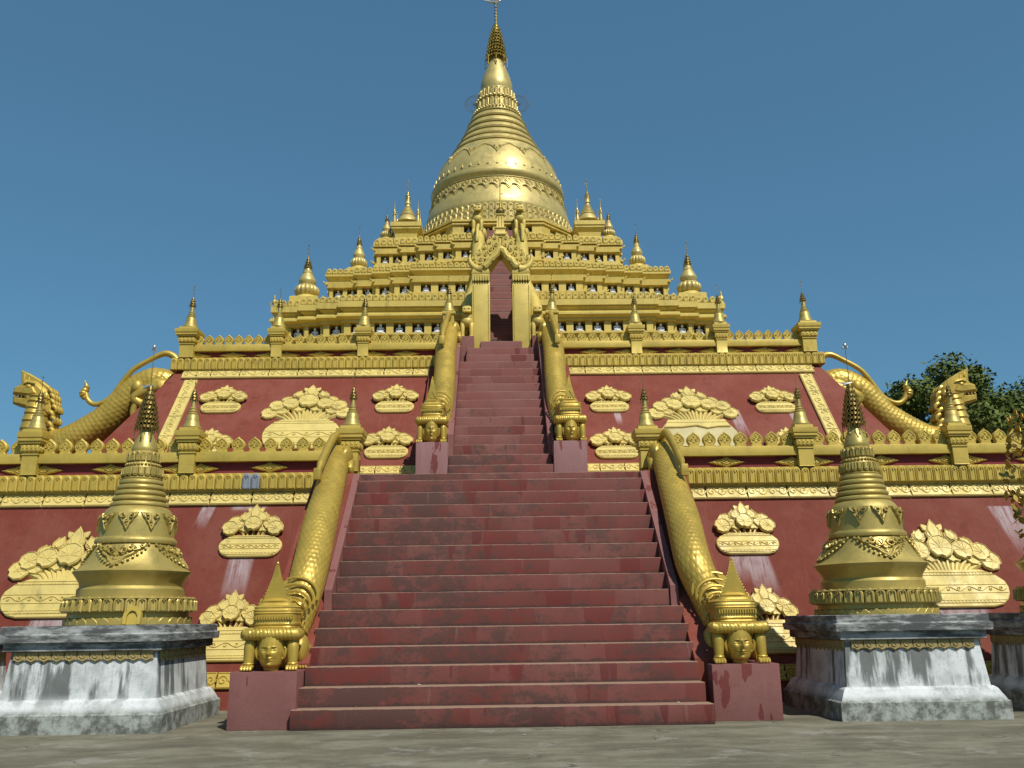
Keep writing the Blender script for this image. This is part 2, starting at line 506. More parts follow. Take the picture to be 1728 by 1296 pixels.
def inset(out, d):
    n = len(out)
    area = sum(out[i][0] * out[(i + 1) % n][1] - out[(i + 1) % n][0] * out[i][1] for i in range(n))
    sg = 1 if area > 0 else -1
    res = []
    for i in range(n):
        ax, az = out[i - 1]
        bx, bz = out[i]
        cx, cz = out[(i + 1) % n]
        n1 = Vector((-(bz - az), bx - ax)).normalized() if (bx, bz) != (ax, az) else Vector((0, 0))
        n2 = Vector((-(cz - bz), cx - bx)).normalized() if (bx, bz) != (cx, cz) else Vector((0, 0))
        m = n1 + n2
        if m.length < 1e-3:
            m = n1
        m.normalize()
        k = 1 / max(0.5, m.dot(n1) if n1.length else 1)
        res.append((bx + sg * m.x * d * k, bz + sg * m.y * d * k))
    return res

WM = {}
I4 = Matrix.Identity(4)
def T(x, y, z): return Matrix.Translation((x, y, z))
def RZ(a): return Matrix.Rotation(a, 4, 'Z')
def RX(a): return Matrix.Rotation(a, 4, 'X')
def RY(a): return Matrix.Rotation(a, 4, 'Y')
def S(x, y=None, z=None):
    return Matrix.Diagonal((x, x if y is None else y, x if z is None else z, 1))

def ob(name, data, parent=None, M=I4, label=None, cat=None, group=None, kind=None):
    """link one object; M is its world matrix"""
    o = bpy.data.objects.new(name, data)
    col.objects.link(o)
    WM[o.name] = M
    if parent is not None:
        o.parent = parent
        o.matrix_basis = WM[parent.name].inverted() @ M
    else:
        o.matrix_basis = M
    for k, v in (('label', label), ('category', cat), ('group', group), ('kind', kind)):
        if v:
            o[k] = v
    return o
def thing(name, label, cat, M=I4, group=None):
    return ob(name, None, None, M, label, cat, group)
def part(name, g, mat, parent, M=None, W=None, smooth=38, label=None):
    """g in the parent's local frame unless W (world matrix) is given"""
    me = g if isinstance(g, bpy.types.Mesh) else g.mesh(name, mat, smooth)
    return ob(name, me, parent, W if W is not None else (WM[parent.name] @ (M if M is not None else I4)), label)
def copy_tree(o, M, label=None, group=None):
    kids = {}
    for c in bpy.data.objects:
        if c.parent:
            kids.setdefault(c.parent.name, []).append(c)
    def rec(a, par):
        c = a.copy()
        col.objects.link(c)
        if par is None:
            c.matrix_basis = M
            WM[c.name] = M
        else:
            c.parent = par
            WM[c.name] = WM[par.name] @ a.matrix_basis
        for k in kids.get(a.name, []):
            rec(k, c)
        return c
    c = rec(o, None)
    if label: c['label'] = label
    if group: c['group'] = group
    return c

def circ(cx, cz, r, n=16, a0=0, a1=2 * math.pi):
    return [(cx + r * math.cos(a0 + (a1 - a0) * i / n), cz + r * math.sin(a0 + (a1 - a0) * i / n)) for i in range(n + 1)]
def spiral(cx, cz, r, turns=1.3, a0=0.0, d=1, n=14):
    return [(cx + r * (1 - 0.8 * i / n) * math.cos(a0 + d * 2 * math.pi * turns * i / n),
             cz + r * (1 - 0.8 * i / n) * math.sin(a0 + d * 2 * math.pi * turns * i / n)) for i in range(n + 1)]
def catmull(pts, n=6):
    P = [Vector(p) for p in pts]
    P = [P[0] * 2 - P[1]] + P + [P[-1] * 2 - P[-2]]
    out = []
    for i in range(1, len(P) - 2):
        for k in range(n):
            t = k / n
            a, b, c, d = P[i - 1:i + 3]
            out.append(tuple(0.5 * ((2 * b) + (c - a) * t + (2 * a - 5 * b + 4 * c - d) * t * t + (3 * b - a - 3 * c + d) * t ** 3)))
    out.append(tuple(P[-2]))
    return out

# ------------------------------------------------------------------ shared ornament meshes
def petal_mesh(w, h, mat, t=0.06, open_=False):
    g = G()
    a = w * 0.47
    zz = h - a * 1.15
    out = [(-a, 0), (a, 0), (a, zz), (a * 0.88, zz + a * 0.55), (a * 0.5, zz + a * 0.92), (0, h), (-a * 0.5, zz + a * 0.92), (-a * 0.88, zz + a * 0.55), (-a, zz)]
    g.prism(out, -t, 0.02, w * 0.09)
    b = a * 0.6
    arch = [(-b, h * 0.08), (-b, zz)] + [(-b * math.cos(q), zz + b * 0.75 * math.sin(q)) for q in (0.5, 1.1, 1.57, 2.04, 2.64)] + [(b, zz), (b, h * 0.08)]
    g.ridge(arch, w * 0.10, t * 0.28, -t, False)
    g.ell((0, -t, zz + b * 0.1), (w * 0.11, t * 0.5, h * 0.07), 6, 4)
    return g.mesh('petal', mat)

def finial_mesh(w, h, mat, t=0.10):
    g = G()
    a = w / 2
    out = [(-a * 0.75, 0), (a * 0.75, 0), (a * 0.80, h * 0.12), (a * 0.68, h * 0.17), (a * 0.93, h * 0.33), (a, h * 0.48), (a * 0.86, h * 0.66), (a * 0.5, h * 0.82), (a * 0.18, h * 0.91), (0, h),
           (-a * 0.18, h * 0.91), (-a * 0.5, h * 0.82), (-a * 0.86, h * 0.66), (-a, h * 0.48), (-a * 0.93, h * 0.33), (-a * 0.68, h * 0.17), (-a * 0.80, h * 0.12)]
    g.prism(out, -t / 2, t / 2, w * 0.05)
    ins = inset(out[4:15], w * 0.09)
    g.ridge(ins, w * 0.05, 0.012, -t / 2, False)
    g.ridge(spiral(-a * 0.36, h * 0.50, a * 0.30, 1.2, 1.57, 1, 9), w * 0.07, 0.018, -t / 2)
    g.ridge(spiral(a * 0.36, h * 0.50, a * 0.30, 1.2, 1.57, -1, 9), w * 0.07, 0.018, -t / 2)
    g.ell((0, -t / 2, h * 0.68), (w * 0.09, 0.02, h * 0.09), 6, 4)
    g.ell((0, -t / 2, h * 0.34), (w * 0.10, 0.02, h * 0.05), 6, 4)
    return g.mesh('lotus_finial', mat)

def diamond_mesh(w, h, mat):
    g = G()
    a, b = w / 2, h / 2
    out = [(-a, 0), (-a * 0.55, -b * 0.42), (-a * 0.25, -b * 0.62), (0, -b), (a * 0.25, -b * 0.62), (a * 0.55, -b * 0.42), (a, 0), (a * 0.55, b * 0.42), (a * 0.25, b * 0.62), (0, b), (-a * 0.25, b * 0.62), (-a * 0.55, b * 0.42)]
    g.prism(out, -0.055, 0.0, 0.018)
    g.ridge([(x * 0.78, z * 0.7) for x, z in out + out[:1]], 0.02, 0.016, -0.055, False)
    g.ridge([(-a * .3, 0), (0, -b * .4), (a * .3, 0), (0, b * .4), (-a * .3, 0)], 0.02, 0.022, -0.055, False)
    for s_ in (-1, 1):
        g.ridge(spiral(s_ * a * 0.42, 0, b * 0.3, 1.1, 0, s_, 8), 0.018, 0.02, -0.055)
        g.ell((s_ * a * 0.66, -0.055, 0), (a * 0.06, 0.018, b * 0.12), 6, 4)
    g.ell((0, -0.055, 0), (a * 0.07, 0.02, b * 0.14), 6, 4)
    return g.mesh('diamond_ornament', mat)

def band_mesh(L, h, mat, name='band_panel'):
    """raised scroll-vine panel, centred, from z=0 to h"""
    g = G()
    j = 0.006
    out = [(-L / 2 + j, 0), (L / 2 - j, 0), (L / 2 - j - 0.03, h * 0.5), (L / 2 - j, h), (-L / 2 + j, h), (-L / 2 + j - 0.0, h * 0.5)]
    g.prism(out, -0.05, 0.01, 0.008)
    g.ridge([(-L / 2 + 0.02, h * 0.07), (L / 2 - 0.03, h * 0.07)], h * 0.08, 0.014, -0.05, False)
    g.ridge([(-L / 2 + 0.02, h * 0.93), (L / 2 - 0.03, h * 0.93)], h * 0.08, 0.014, -0.05, False)
    n = max(3, round(L / (h * 0.72)))
    wv = [(-L / 2 + L * i / (n * 6), h * (0.5 + 0.26 * math.sin(math.pi * i / 6))) for i in range(n * 6 + 1)]
    g.ridge(wv, h * 0.10, 0.018, -0.05, False)
    for i in range(n):
        s_ = 1 if i % 2 == 0 else -1
        cx = -L / 2 + L * (i + 0.5) / n
        g.ridge(spiral(cx, h * (0.5 - s_ * 0.04), h * 0.24, 1.1, s_ * 1.57, s_, 9), h * 0.09, 0.022, -0.05)
        g.ell((cx + L / n * 0.45, -0.05, h * (0.5 - s_ * 0.0)), (h * 0.10, 0.016, h * 0.06), 6, 4)
    return g.mesh(name, mat)

def pendant(w, h, plate=0.02):
    """triangular hanging scroll ornament, top edge at z=0"""
    g = G()
    out = [(-w / 2, 0), (-w * 0.44, -h * 0.18), (-w * 0.33, -h * 0.30), (-w * 0.26, -h * 0.47), (-w * 0.15, -h * 0.6), (-w * 0.10, -h * 0.78), (0, -h),
           (w * 0.10, -h * 0.78), (w * 0.15, -h * 0.6), (w * 0.26, -h * 0.47), (w * 0.33, -h * 0.30), (w * 0.44, -h * 0.18), (w / 2, 0)]
    g.prism(out, -plate, 0.0, plate * 0.3)
    p = plate
    g.ridge([(x * 0.86, z * 0.88 - h * 0.03) for x, z in out], w * 0.05, p, -p, False)
    g.ridge(spiral(-w * 0.19, -h * 0.20, h * 0.16, 1.3, 1.57, 1, 12), w * 0.06, p * 1.4, -p)
    g.ridge(spiral(w * 0.19, -h * 0.20, h * 0.16, 1.3, 1.57, -1, 12), w * 0.06, p * 1.4, -p)
    g.ridge([(0, -h * 0.08), (0, -h * 0.8)], w * 0.05, p, -p)
    g.ridge(spiral(0, -h * 0.47, h * 0.10, 1.0, 1.57, 1, 8), w * 0.05, p * 1.3, -p)
    g.ell((0, -p, -h * 0.65), (w * 0.05, p, h * 0.07), 6, 4)
    return g

def wrap(g, Rf, th, Rref, zoff=0.0):
    h = G()
    h.f = g.f
    for x, y, z in g.v:
        z2 = z + zoff
        r = Rf(z2) - y
        a = th + x / Rref
        h.v.append((r * math.sin(a), -r * math.cos(a), z2))
    return h

def profR(prof):
    def f(z):
        pr = sorted(prof, key=lambda p: p[1])
        if z <= pr[0][1]: return pr[0][0]
        for (r0, z0), (r1, z1) in zip(pr, pr[1:]):
            if z <= z1:
                return r0 + (r1 - r0) * ((z - z0) / (z1 - z0) if z1 > z0 else 0)
        return pr[-1][0]
    return f

def hti(g, x, y, z, r, h, tiers=6, n=14, ex=0.62):
    """tiered metal umbrella with dangling leaves"""
    for i in range(tiers):
        t0 = i / tiers
        r0 = r * (1 - t0) ** ex
        z0 = z + h * t0
        g.lathe([(r0 * 0.6, z0 + h / tiers * 0.95), (r0 * 0.95, z0 + h / tiers * 0.3), (r0, z0), (r0 * 0.86, z0 + 0.002)], n, (x, y))
        m = max(6, int(n * (1 - t0 * 0.6)))
        for j in range(m):
            a = 2 * math.pi * (j + 0.5 * (i % 2)) / m
            cx, cy = x + r0 * 1.05 * math.cos(a), y + r0 * 1.05 * math.sin(a)
            s_ = h / tiers * 0.42
            g.box(cx - s_ * 0.16, cx + s_ * 0.16, cy - s_ * 0.16, cy + s_ * 0.16, z0 - s_, z0 - s_ * 0.1)
            w_ = math.pi * r0 / m * 0.75                      # upright pointed leaf on the rim
            ux, uy = -math.sin(a) * w_, math.cos(a) * w_
            ox, oy = math.cos(a), math.sin(a)
            hh = h / tiers * (0.62 + 0.22 * ((j * 7 + i * 3) % 5) / 4)
            bx_, by_ = x + r0 * ox, y + r0 * oy
            g.add([(bx_ - ux, by_ - uy, z0), (bx_ + ux, by_ + uy, z0), (bx_ + ox * r0 * .16, by_ + oy * r0 * .16, z0 + hh), (bx_ - ox * r0 * .06, by_ - oy * r0 * .06, z0 + hh * .4)],
                  [(0, 1, 2), (1, 3, 2), (3, 0, 2), (0, 3, 1)])
    for j in range(8):
        a = 2 * math.pi * j / 8
        cx, cy = x + r * 1.12 * math.cos(a), y + r * 1.12 * math.sin(a)
        g.box(cx - r * .03, cx + r * .03, cy - r * .03, cy + r * .03, z - h * 0.22, z)
        g.ell((cx, cy, z - h * 0.25), (r * .08, r * .08, h * .05), 6, 4)
def rod(g, x, y, z0, z1, r=0.012, ball=0.035):
    g.lathe([(r, z0), (r * 0.8, z1)], 6, (x, y))
    g.ell((x, y, z1), (ball, ball, ball), 8, 5)
    g.ell((x, y, z0 + (z1 - z0) * 0.45), (ball * .7, ball * .7, ball * 1.1), 6, 4)
    g.box(x - ball * 2.2, x, y - .006, y + .006, z0 + (z1 - z0) * 0.68, z0 + (z1 - z0) * 0.68 + ball * .8)

# ------------------------------------------------------------------ ground
g = G()
for i in range(-8, 9):
    pass
xs = [-600, -60, -24, -14, -9, -5, -2, 0, 2, 5, 9, 14, 24, 60, 600]
ys = [-400, -20, 2, 8, 11, 13, 15, 18, 24, 60, 120, 800]
g.add([(x, y, 0) for y in ys for x in xs], [(j * len(xs) + i, j * len(xs) + i + 1, (j + 1) * len(xs) + i + 1, (j + 1) * len(xs) + i) for j in range(len(ys) - 1) for i in range(len(xs) - 1)])
ob('ground', g.mesh('ground', GROUND), kind='structure')

YC = 34.0
# ------------------------------------------------------------------ pagoda
pag = thing('pagoda', 'tall golden pagoda with bell dome rising in red and gold terraces behind the stairs', 'pagoda', T(0, YC, 0))
PW = WM[pag.name]

def frustum(g, hw0, z0, hw1, z1):
    g.sq([(hw0, z0), (hw1, z1)], (0, 0))

# lower terrace: foot y=18 -> half 16, top y=20.1 -> 13.9
g = G()
g.sq([(16.0, -0.2), (16.0, 0.0), (13.9, 4.5), (13.9, 4.6)])
lt = part('lower_terrace', g, REDW, pag)
SL1 = math.atan2(4.5, 2.1)       # slope angle lower
SL2 = math.atan2(3.8, 3.0)
def onslope1(x, z): return T(x, 18.0 + z * 2.1 / 4.5, z) @ RX(-(math.pi / 2 - SL1))
def onslope2(x, z): return T(x, 21.6 + (z - 4.8) * 3.0 / 3.8, z) @ RX(-(math.pi / 2 - SL2))
bp1 = band_mesh(0.92, 0.36, GOLDP)
n1 = 30
for i in range(n1):
    x = -13.9 + 27.8 * (i + 0.5) / n1
    if abs(x) < 3.4: continue
    part('band_panel', bp1, None, lt, W=onslope1(x, 4.14) @ T(0, -0.02, 0))
bp1f = band_mesh(0.92, 0.33, GOLD)
for i in range(34):
    x = -15.7 + 31.4 * (i + 0.5) / 34
    if abs(x) < 4.2: continue
    part('band_panel', bp1f, None, lt, W=onslope1(x, 0.36) @ T(0, -0.02, 0))
g = G()                                                     # ledge behind the petals and the recess above
for a, b in ((-14.05, -3.2), (3.2, 14.05)):
    g = G()
    g.box(a, b, -14.06, -12.5, 4.46, 4.875)
    part('petal_ledge', g, GOLD, lt, W=PW)
g = G()
g.box(-14.05, 14.05, -12.4, 14.06, 4.46, 4.79)
part('terrace_floor', g, REDW, lt, W=PW)
pt1 = petal_mesh(0.196, 0.37, GOLD)
pt1g = pt1.copy()
pt1g.materials.clear()
pt1g.materials.append(GREYP)
npt = int(28.0 / 0.2)
cnt = 0
for i in range(npt):
    x = -14.0 + 0.2 * (i + 0.5)
    if abs(x) < 3.25: continue
    grey = -5.80 < x < -5.35
    o = part('petal', pt1g if grey else pt1, None, lt, W=T(x, YC - 14.065, 4.50) @ RX(R(random.uniform(-1, 1))), label='bare grey cement petal' if grey else None)

# upper terrace
g = G()
g.rings([[(a * hx_, b * hy_, z_) for a, b in ((-1, -1), (1, -1), (1, 1), (-1, 1))] for hx_, hy_, z_ in ((10.85, 12.4, 4.4), (10.85, 12.4, 4.8), (9.22, 9.4, 8.6), (9.22, 9.4, 8.7))])
ut = part('upper_terrace', g, REDW, pag)
bp2 = band_mesh(0.82, 0.36, GOLDP)
for i in range(22):
    x = -9.0 + 18.0 * (i + 0.5) / 22
    if abs(x) < 1.5: continue
    part('band_panel', bp2, None, ut, W=onslope2(x, 8.28) @ T(0, -0.02, 0))
for s_ in (-1, 1):
    for i in range(5):                                       # side border running down the slope
        z0 = 8.20 - i * 0.64
        W = T(s_ * 8.68, 21.6 + (z0 - 4.8) * 3.0 / 3.8, z0) @ RX(-(math.pi / 2 - SL2)) @ RY(math.pi / 2) @ T(0.41, -0.02, -0.17)
        part('band_panel', bp2, None, ut, W=W)
bp2f = band_mesh(0.62, 0.30, GOLDP)
for i in range(30):
    x = -9.3 + 18.6 * (i + 0.5) / 30
    if abs(x) < 2.05: continue
    part('band_panel', bp2f, None, ut, W=onslope2(x, 5.07) @ T(0, -0.02, 0))
g = G()
for a, b in ((-9.50, -1.35), (1.37, 9.50)):
    g = G()
    g.box(max(a, -9.38), min(b, 9.38), -9.50, 9.50, 8.6, 8.965)
    part('petal_ledge', g, GOLD, ut, W=PW)
pt2 = petal_mesh(0.19, 0.36, GOLD)
for i in range(98):
    x = -9.38 + 18.76 * (i + 0.5) / 98
    if abs(x) < 1.45: continue
    part('petal', pt2, None, ut, W=T(x, YC - 9.505, 8.60))

# niche terraces
def half(W, bs, offs, gr):
    """front profile from centre to corner as (x, dist) list"""
    pts = []
    for b, o0, o1 in zip(bs, offs[:-1], offs[1:]):
        pts += [(b + gr, W + o0 + gr), (b + gr, W + o1 + gr)]
    return pts + [(W + gr, W + gr)]
def plan(W, bs, offs, gr, notch=(0.5, 1.6)):
    h = half(W, bs, offs, gr)
    front = [(-notch[0], -(W + offs[0] + gr)), (-notch[0], -(W - notch[1]))] + [(notch[0], -(W - notch[1])), (notch[0], -(W + offs[0] + gr))]
    right_half = [(x, -y) for x, y in h]
    P = front + right_half
    side = h[:-1]
    # right side (x = +), going from front corner to back corner
    P += [(y, -x) for x, y in reversed(side)] + [(y, x) for x, y in side]
    P += [(h[-1][0], h[-1][1])]
    P += [(x, y) for x, y in reversed(side)] + [(-x, y) for x, y in side]
    P += [(-h[-1][0], h[-1][1])]
    P += [(-y, x) for x, y in reversed(side)] + [(-y, -x) for x, y in side]
    P += [(-h[-1][0], -h[-1][1])]
    P += [(-x, -y) for x, y in reversed(side)]
    return P
def slabs(g, W, bs, offs, rows):
    rs = []
    for gr, z in rows:
        rs.append([(x, y, z) for x, y in plan(W, bs, offs, gr)])
    g.rings(rs)

def buddha_mesh(h):
    g = G()
    prof = [(0.46, 0.28, 0), (0.47, 0.30, 0.05), (0.42, 0.28, 0.08), (0.36, 0.22, 0.10), (0.44, 0.27, 0.13), (0.42, 0.26, 0.17), (0.27, 0.19, 0.23), (0.17, 0.13, 0.29), (0.165, 0.12, 0.42),
            (0.215, 0.13, 0.55), (0.20, 0.12, 0.60), (0.08, 0.08, 0.645), (0.06, 0.065, 0.67), (0.10, 0.10, 0.71), (0.125, 0.125, 0.79), (0.11, 0.115, 0.88), (0.05, 0.06, 0.93), (0.04, 0.045, 0.97), (0.01, 0.01, 1.0)]
    g.rings([[(a * h * math.cos(2 * math.pi * j / 14), b * h * math.sin(2 * math.pi * j / 14) - (0.05 * h if 0.14 < z < 0.3 else 0), z * h) for j in range(14)] for a, b, z in prof])
    for s_ in (-1, 1):
        g.tube([(s_ * .2 * h, 0, .6 * h), (s_ * .27 * h, -.03 * h, .45 * h), (s_ * .24 * h, -.12 * h, .32 * h), (s_ * .06 * h, -.24 * h, .27 * h)], [.055 * h, .05 * h, .045 * h, .04 * h], 7)
        g.tube([(s_ * .40 * h, -.05 * h, .14 * h), (s_ * .2 * h, -.25 * h, .15 * h), (-s_ * .1 * h, -.27 * h, .17 * h)], [.06 * h, .06 * h, .05 * h], 7)
    return g.mesh('seated_buddha', MARBLE, 60)

ORD = ['first', 'second', 'third', 'fourth', 'fifth', 'sixth', 'seventh', 'eighth', 'ninth', 'tenth']
leafcurl = G()
leafcurl.tube([(0, 0, 0), (-0.06, -0.03, 0.02), (-0.13, -0.05, 0.06), (-0.17, -0.05, 0.13), (-0.16, -0.05, 0.17)], [0.05, 0.055, 0.045, 0.025, 0.006], 7, flat=1.2)
leafcurl.tube([(0.10, 0, -0.02), (0.02, -0.05, -0.035), (-0.07, -0.06, -0.03)], [0.015, 0.045, 0.02], 7)
curl_l = leafcurl.mesh('eave_leaf', GOLDT)
lc2 = G(); lc2.v = [(-x, y, z) for x, y, z in leafcurl.v]; lc2.f = leafcurl.f
curl_r = lc2.mesh('eave_leaf', GOLDT)

def niche_terrace(W, bs, offs, rows_below, zn0, zn1, rows_above, niches, nw, bh, petal, pz, ppitch, rowname, eavez, skipx=0.62):
    """rows: (grow, z). niches: x positions (positive). zn0..zn1 niche opening"""
    g = G()
    slabs(g, W, bs, offs, rows_below)
    base = part('niche_terrace', g, GOLDT, pag)
    g = G()
    slabs(g, W, bs, offs, rows_above)
    part('cornice', g, GOLDT, base, W=PW)
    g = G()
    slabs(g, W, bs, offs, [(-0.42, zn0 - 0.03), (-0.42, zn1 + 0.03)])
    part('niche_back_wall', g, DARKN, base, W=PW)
    # pilasters on every face between the niches; solid on the side faces
    segs = []
    lo = [0] + list(bs)
    hi = list(bs) + [W]
    for a, b, o in zip(lo, hi, offs):
        segs.append((a, b, o))
    for s_ in (-1, 1):
        ni = 0
        for k, (a, b, o) in enumerate(segs):
            inn = sorted(x for x in niches if a <= x < b)
            a0 = skipx if k == 0 else a
            edges = [a0] + [e for x in inn for e in (x - nw / 2, x + nw / 2)] + [b]
            for q in range(0, len(edges), 2):
                x0, x1 = edges[q], edges[q + 1]
                if x1 - x0 < 0.02: continue
                gg = G()
                y = -(W + o) + (0.002 if k else 0)
                gg.box(min(s_ * x0, s_ * x1), max(s_ * x0, s_ * x1), y, y + 0.43, zn0, zn1)
                part('pilaster', gg, GOLDT, base, W=PW)
        gg = G()                                          # side face, closed
        for k, (a, b, o) in enumerate(segs):
            gg.box(min(s_ * (W + o - .43), s_ * (W + o)), max(s_ * (W + o - .43), s_ * (W + o)), -b + (0.43 if b == W else 0), b - (0.43 if b == W else 0), zn0, zn1)
        part('side_wall', gg, GOLDT, base, W=PW)
    gg = G()
    gg.box(-W + .02, W - .02, W - .45, W - .02, zn0, zn1)
    part('rear_wall', gg, GOLDT, base, W=PW)
    # petals
    me = petal
    cntp = 0
    for s_ in (-1, 1):
        for k, (a, b, o) in enumerate(segs):
            a0 = (skipx + 0.05) if k == 0 else a + pz[2]
            b0 = b + pz[2]
            n = max(1, int(round((b0 - a0) / ppitch)))
            for i in range(n):
                x = a0 + (b0 - a0) * (i + 0.5) / n
                part('petal', me, None, base, W=PW @ T(s_ * x, -(W + o + pz[1]), pz[0]) @ RX(R(random.uniform(-1.5, 1.5))))
        for i in range(6):                                # a few round the corner
            part('petal', me, None, base, W=PW @ T(s_ * (W + pz[1]), -(W - 0.12 - i * ppitch), pz[0]) @ RZ(s_ * math.pi / 2))
    # curled leaf at each break of the eave
    for s_ in (-1, 1):
        for ez in eavez:
            for b, o in list(zip(list(bs) + [W], offs)):
                part('eave_leaf', curl_l if s_ < 0 else curl_r, None, base, W=PW @ T(s_ * (b + 0.08), -(W + o + 0.10), ez) @ S(.62))
    # buddhas
    bm = buddha_mesh(bh)
    for s_ in (-1, 1):
        side = 'left' if s_ < 0 else 'right'
        for i, x in enumerate(sorted(niches)):
            o = [oo for (a, b, oo) in segs if a <= x < b][0]
            ob('seated_buddha', bm, None, PW @ T(s_ * x + random.uniform(-.015, .015), -(W + o) + 0.135, zn0 - 0.0) @ RZ(R(random.uniform(-6, 6))) @ S(random.uniform(1.05, 1.15)),
               'white seated Buddha, %s niche %s of the gate, %s niche row' % (ORD[i], side, rowname), 'statue', 'white Buddhas seated in the niches')
    return base

pt3 = petal_mesh(0.19, 0.23, GOLDT, 0.05)
pt4 = petal_mesh(0.19, 0.20, GOLDT, 0.05)
pt5 = petal_mesh(0.20, 0.24, GOLDT, 0.05)
T3 = niche_terrace(7.05, [4.85, 5.52, 6.15], [0.45, 0.30, 0.15, 0.0],
    [(0.12, 8.9), (0.12, 9.9), (0.05, 9.95), (0.05, 10.2), (0.14, 10.22), (0.14, 10.27), (0.0, 10.29)], 10.29, 10.67,
    [(0.0, 10.67), (0.09, 10.68), (0.09, 10.74), (0.14, 10.76), (0.21, 10.82), (0.21, 10.88), (0.13, 10.95), (0.02, 10.97), (0.04, 11.03), (0.13, 11.09), (0.13, 11.12), (0.19, 11.13), (0.19, 11.32), (0.10, 11.33), (0.10, 11.42)],
    [1.30, 1.93, 2.53, 3.12, 3.72, 4.46, 5.15, 5.84, 6.42], 0.38, 0.355, pt3, (11.32, 0.14, 0.14), 0.205, 'lowest', [10.86])
T4 = niche_terrace(5.72, [2.82, 3.48, 4.12, 4.76], [0.48, 0.36, 0.24, 0.12, 0.0],
    [(0.06, 11.2), (0.06, 11.85), (0.02, 11.9), (0.10, 12.05), (0.10, 12.12), (0.0, 12.16)], 12.16, 12.49,
    [(0.0, 12.49), (0.08, 12.50), (0.10, 12.70), (0.0, 12.72), (0.0, 12.76), (0.12, 12.88), (0.13, 12.89), (0.13, 12.97), (0.08, 12.975), (0.08, 13.08)],
    [1.27, 1.84, 2.42, 3.14, 3.83, 4.42, 4.95, 5.43], 0.34, 0.30, pt4, (12.97, 0.10, 0.10), 0.20, 'middle', [12.62, 12.10])
T5 = niche_terrace(4.35, [1.5, 2.12, 2.78, 3.42], [0.48, 0.36, 0.24, 0.12, 0.0],
    [(0.05, 12.8), (0.05, 13.75), (0.10, 13.80), (0.10, 13.92), (0.0, 13.97)], 13.97, 14.30,
    [(0.0, 14.30), (0.08, 14.31), (0.09, 14.50), (0.0, 14.52), (0.0, 14.56), (0.12, 14.57), (0.12, 14.64), (0.06, 14.645), (0.06, 14.74)],
    [1.15, 1.80, 2.46, 3.10, 3.62, 4.06], 0.31, 0.27, pt5, (14.62, 0.09, 0.09), 0.215, 'topmost', [14.44, 13.94])

# octagonal base
def octa(R_, z):
    k = math.tan(math.pi / 8)
    pts = [(-k, -1), (k, -1), (1, -k), (1, k), (k, 1), (-k, 1), (-1, k), (-1, -k)]
    return [(x * R_, y * R_, z) for x, y in pts]
g = G()
g.rings([octa(4.0, 14.2), octa(4.0, 15.18), octa(4.05, 15.20), octa(4.05, 15.28), octa(3.97, 15.30)])
oc = part('octagonal_base', g, GOLDT, pag)
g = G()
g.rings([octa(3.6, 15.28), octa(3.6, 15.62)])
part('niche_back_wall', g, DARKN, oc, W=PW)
g = G()
g.rings([octa(3.97, 15.60), octa(4.03, 15.61), octa(4.03, 15.66), octa(3.9, 15.67), octa(3.9, 15.71), octa(4.04, 15.73), octa(4.04, 15.81), octa(3.7, 15.82), octa(3.4, 16.0)])
part('cornice', g, GOLDT, oc, W=PW)
for face in range(8):
    ang = face * math.pi / 4
    hw = 1.655
    ns = [-1.08, -0.36, 0.36, 1.08]
    ed = [-hw] + [e for x in ns for e in (x - .17, x + .17)] + [hw]
    for q in range(0, len(ed), 2):
        gg = G()
        gg.box(ed[q], ed[q + 1], -3.97, -3.62, 15.30, 15.60)
        part('pilaster', gg, GOLDT, oc, W=PW @ RZ(ang))
    if face in (0, 1, 7):
        for i, x in enumerate(ns):
            where = {0: 'front', 1: 'right slanting', 7: 'left slanting'}[face]
            ob('seated_buddha', buddha_mesh(0.25) if (face, i) == (0, 0) else bpy.data.meshes['seated_buddha.003'], None, PW @ RZ(ang) @ T(x, -3.83, 15.30),
               'white seated Buddha, %s niche from left on the octagon\'s %s side' % (ORD[i], where), 'statue', 'white Buddhas seated in the niches')

# bell
BP = [(3.25, 15.9), (3.25, 16.33), (3.10, 16.36), (3.10, 16.64), (2.97, 16.68), (2.97, 16.96), (2.98, 16.99), (3.0, 17.03), (3.0, 17.12), (2.97, 17.3), (2.89, 17.58), (2.77, 17.86), (2.70, 18.1), (2.68, 18.34), (2.70, 18.38),
      (2.76, 18.44), (2.79, 18.54), (2.77, 18.64), (2.69, 18.70), (2.68, 18.8), (2.64, 19.0), (2.55, 19.27), (2.39, 19.62), (2.19, 19.98), (2.08, 20.15)]
g = G()
g.lathe(BP, 96, mod=lambda a, z: 1)
bell = part('bell_dome', g, GOLDB, pag)
BR = profR(BP)
RT = [(1.03, 22.36), (1.20, 21.965), (1.37, 21.49), (1.61, 20.98), (1.91, 20.435), (2.08, 20.13)]
RF = profR(RT)
cone = [(2.08, 20.13)]
n = 6
z0, z1 = 20.13, 22.36
for i in range(n):
    za = z0 + (z1 - z0) * i / n
    dz = (z1 - z0) / n
    cone += [(RF(za), za + .005), (RF(za + dz * .3), za + dz * .3), (RF(za + dz * .55) - .01, za + dz * .55), (RF(za + dz * .62) - .045, za + dz * .62), (RF(za + dz * .66) - .045, za + dz * .66),
             (RF(za + dz * .72) + .03, za + dz * .72), (RF(za + dz * .80) + .05, za + dz * .80), (RF(za + dz * .88) + .02, za + dz * .88), (RF(za + dz * .94) - .05, za + dz * .93), (RF(za + dz) - .05, za + dz * .97)]
g = G()
g.lathe(cone, 80)
part('ringed_cone', g, GOLDB, pag)
lot = [(1.0, 22.36), (0.97, 22.50), (0.86, 22.56), (0.82, 22.64), (0.78, 23.0), (0.86, 23.03), (0.86, 23.1), (0.74, 23.14), (0.70, 23.55), (0.67, 23.62)]
g = G()
g.lathe(lot, 48)
lb = part('lotus_neck', g, GOLDB, pag)
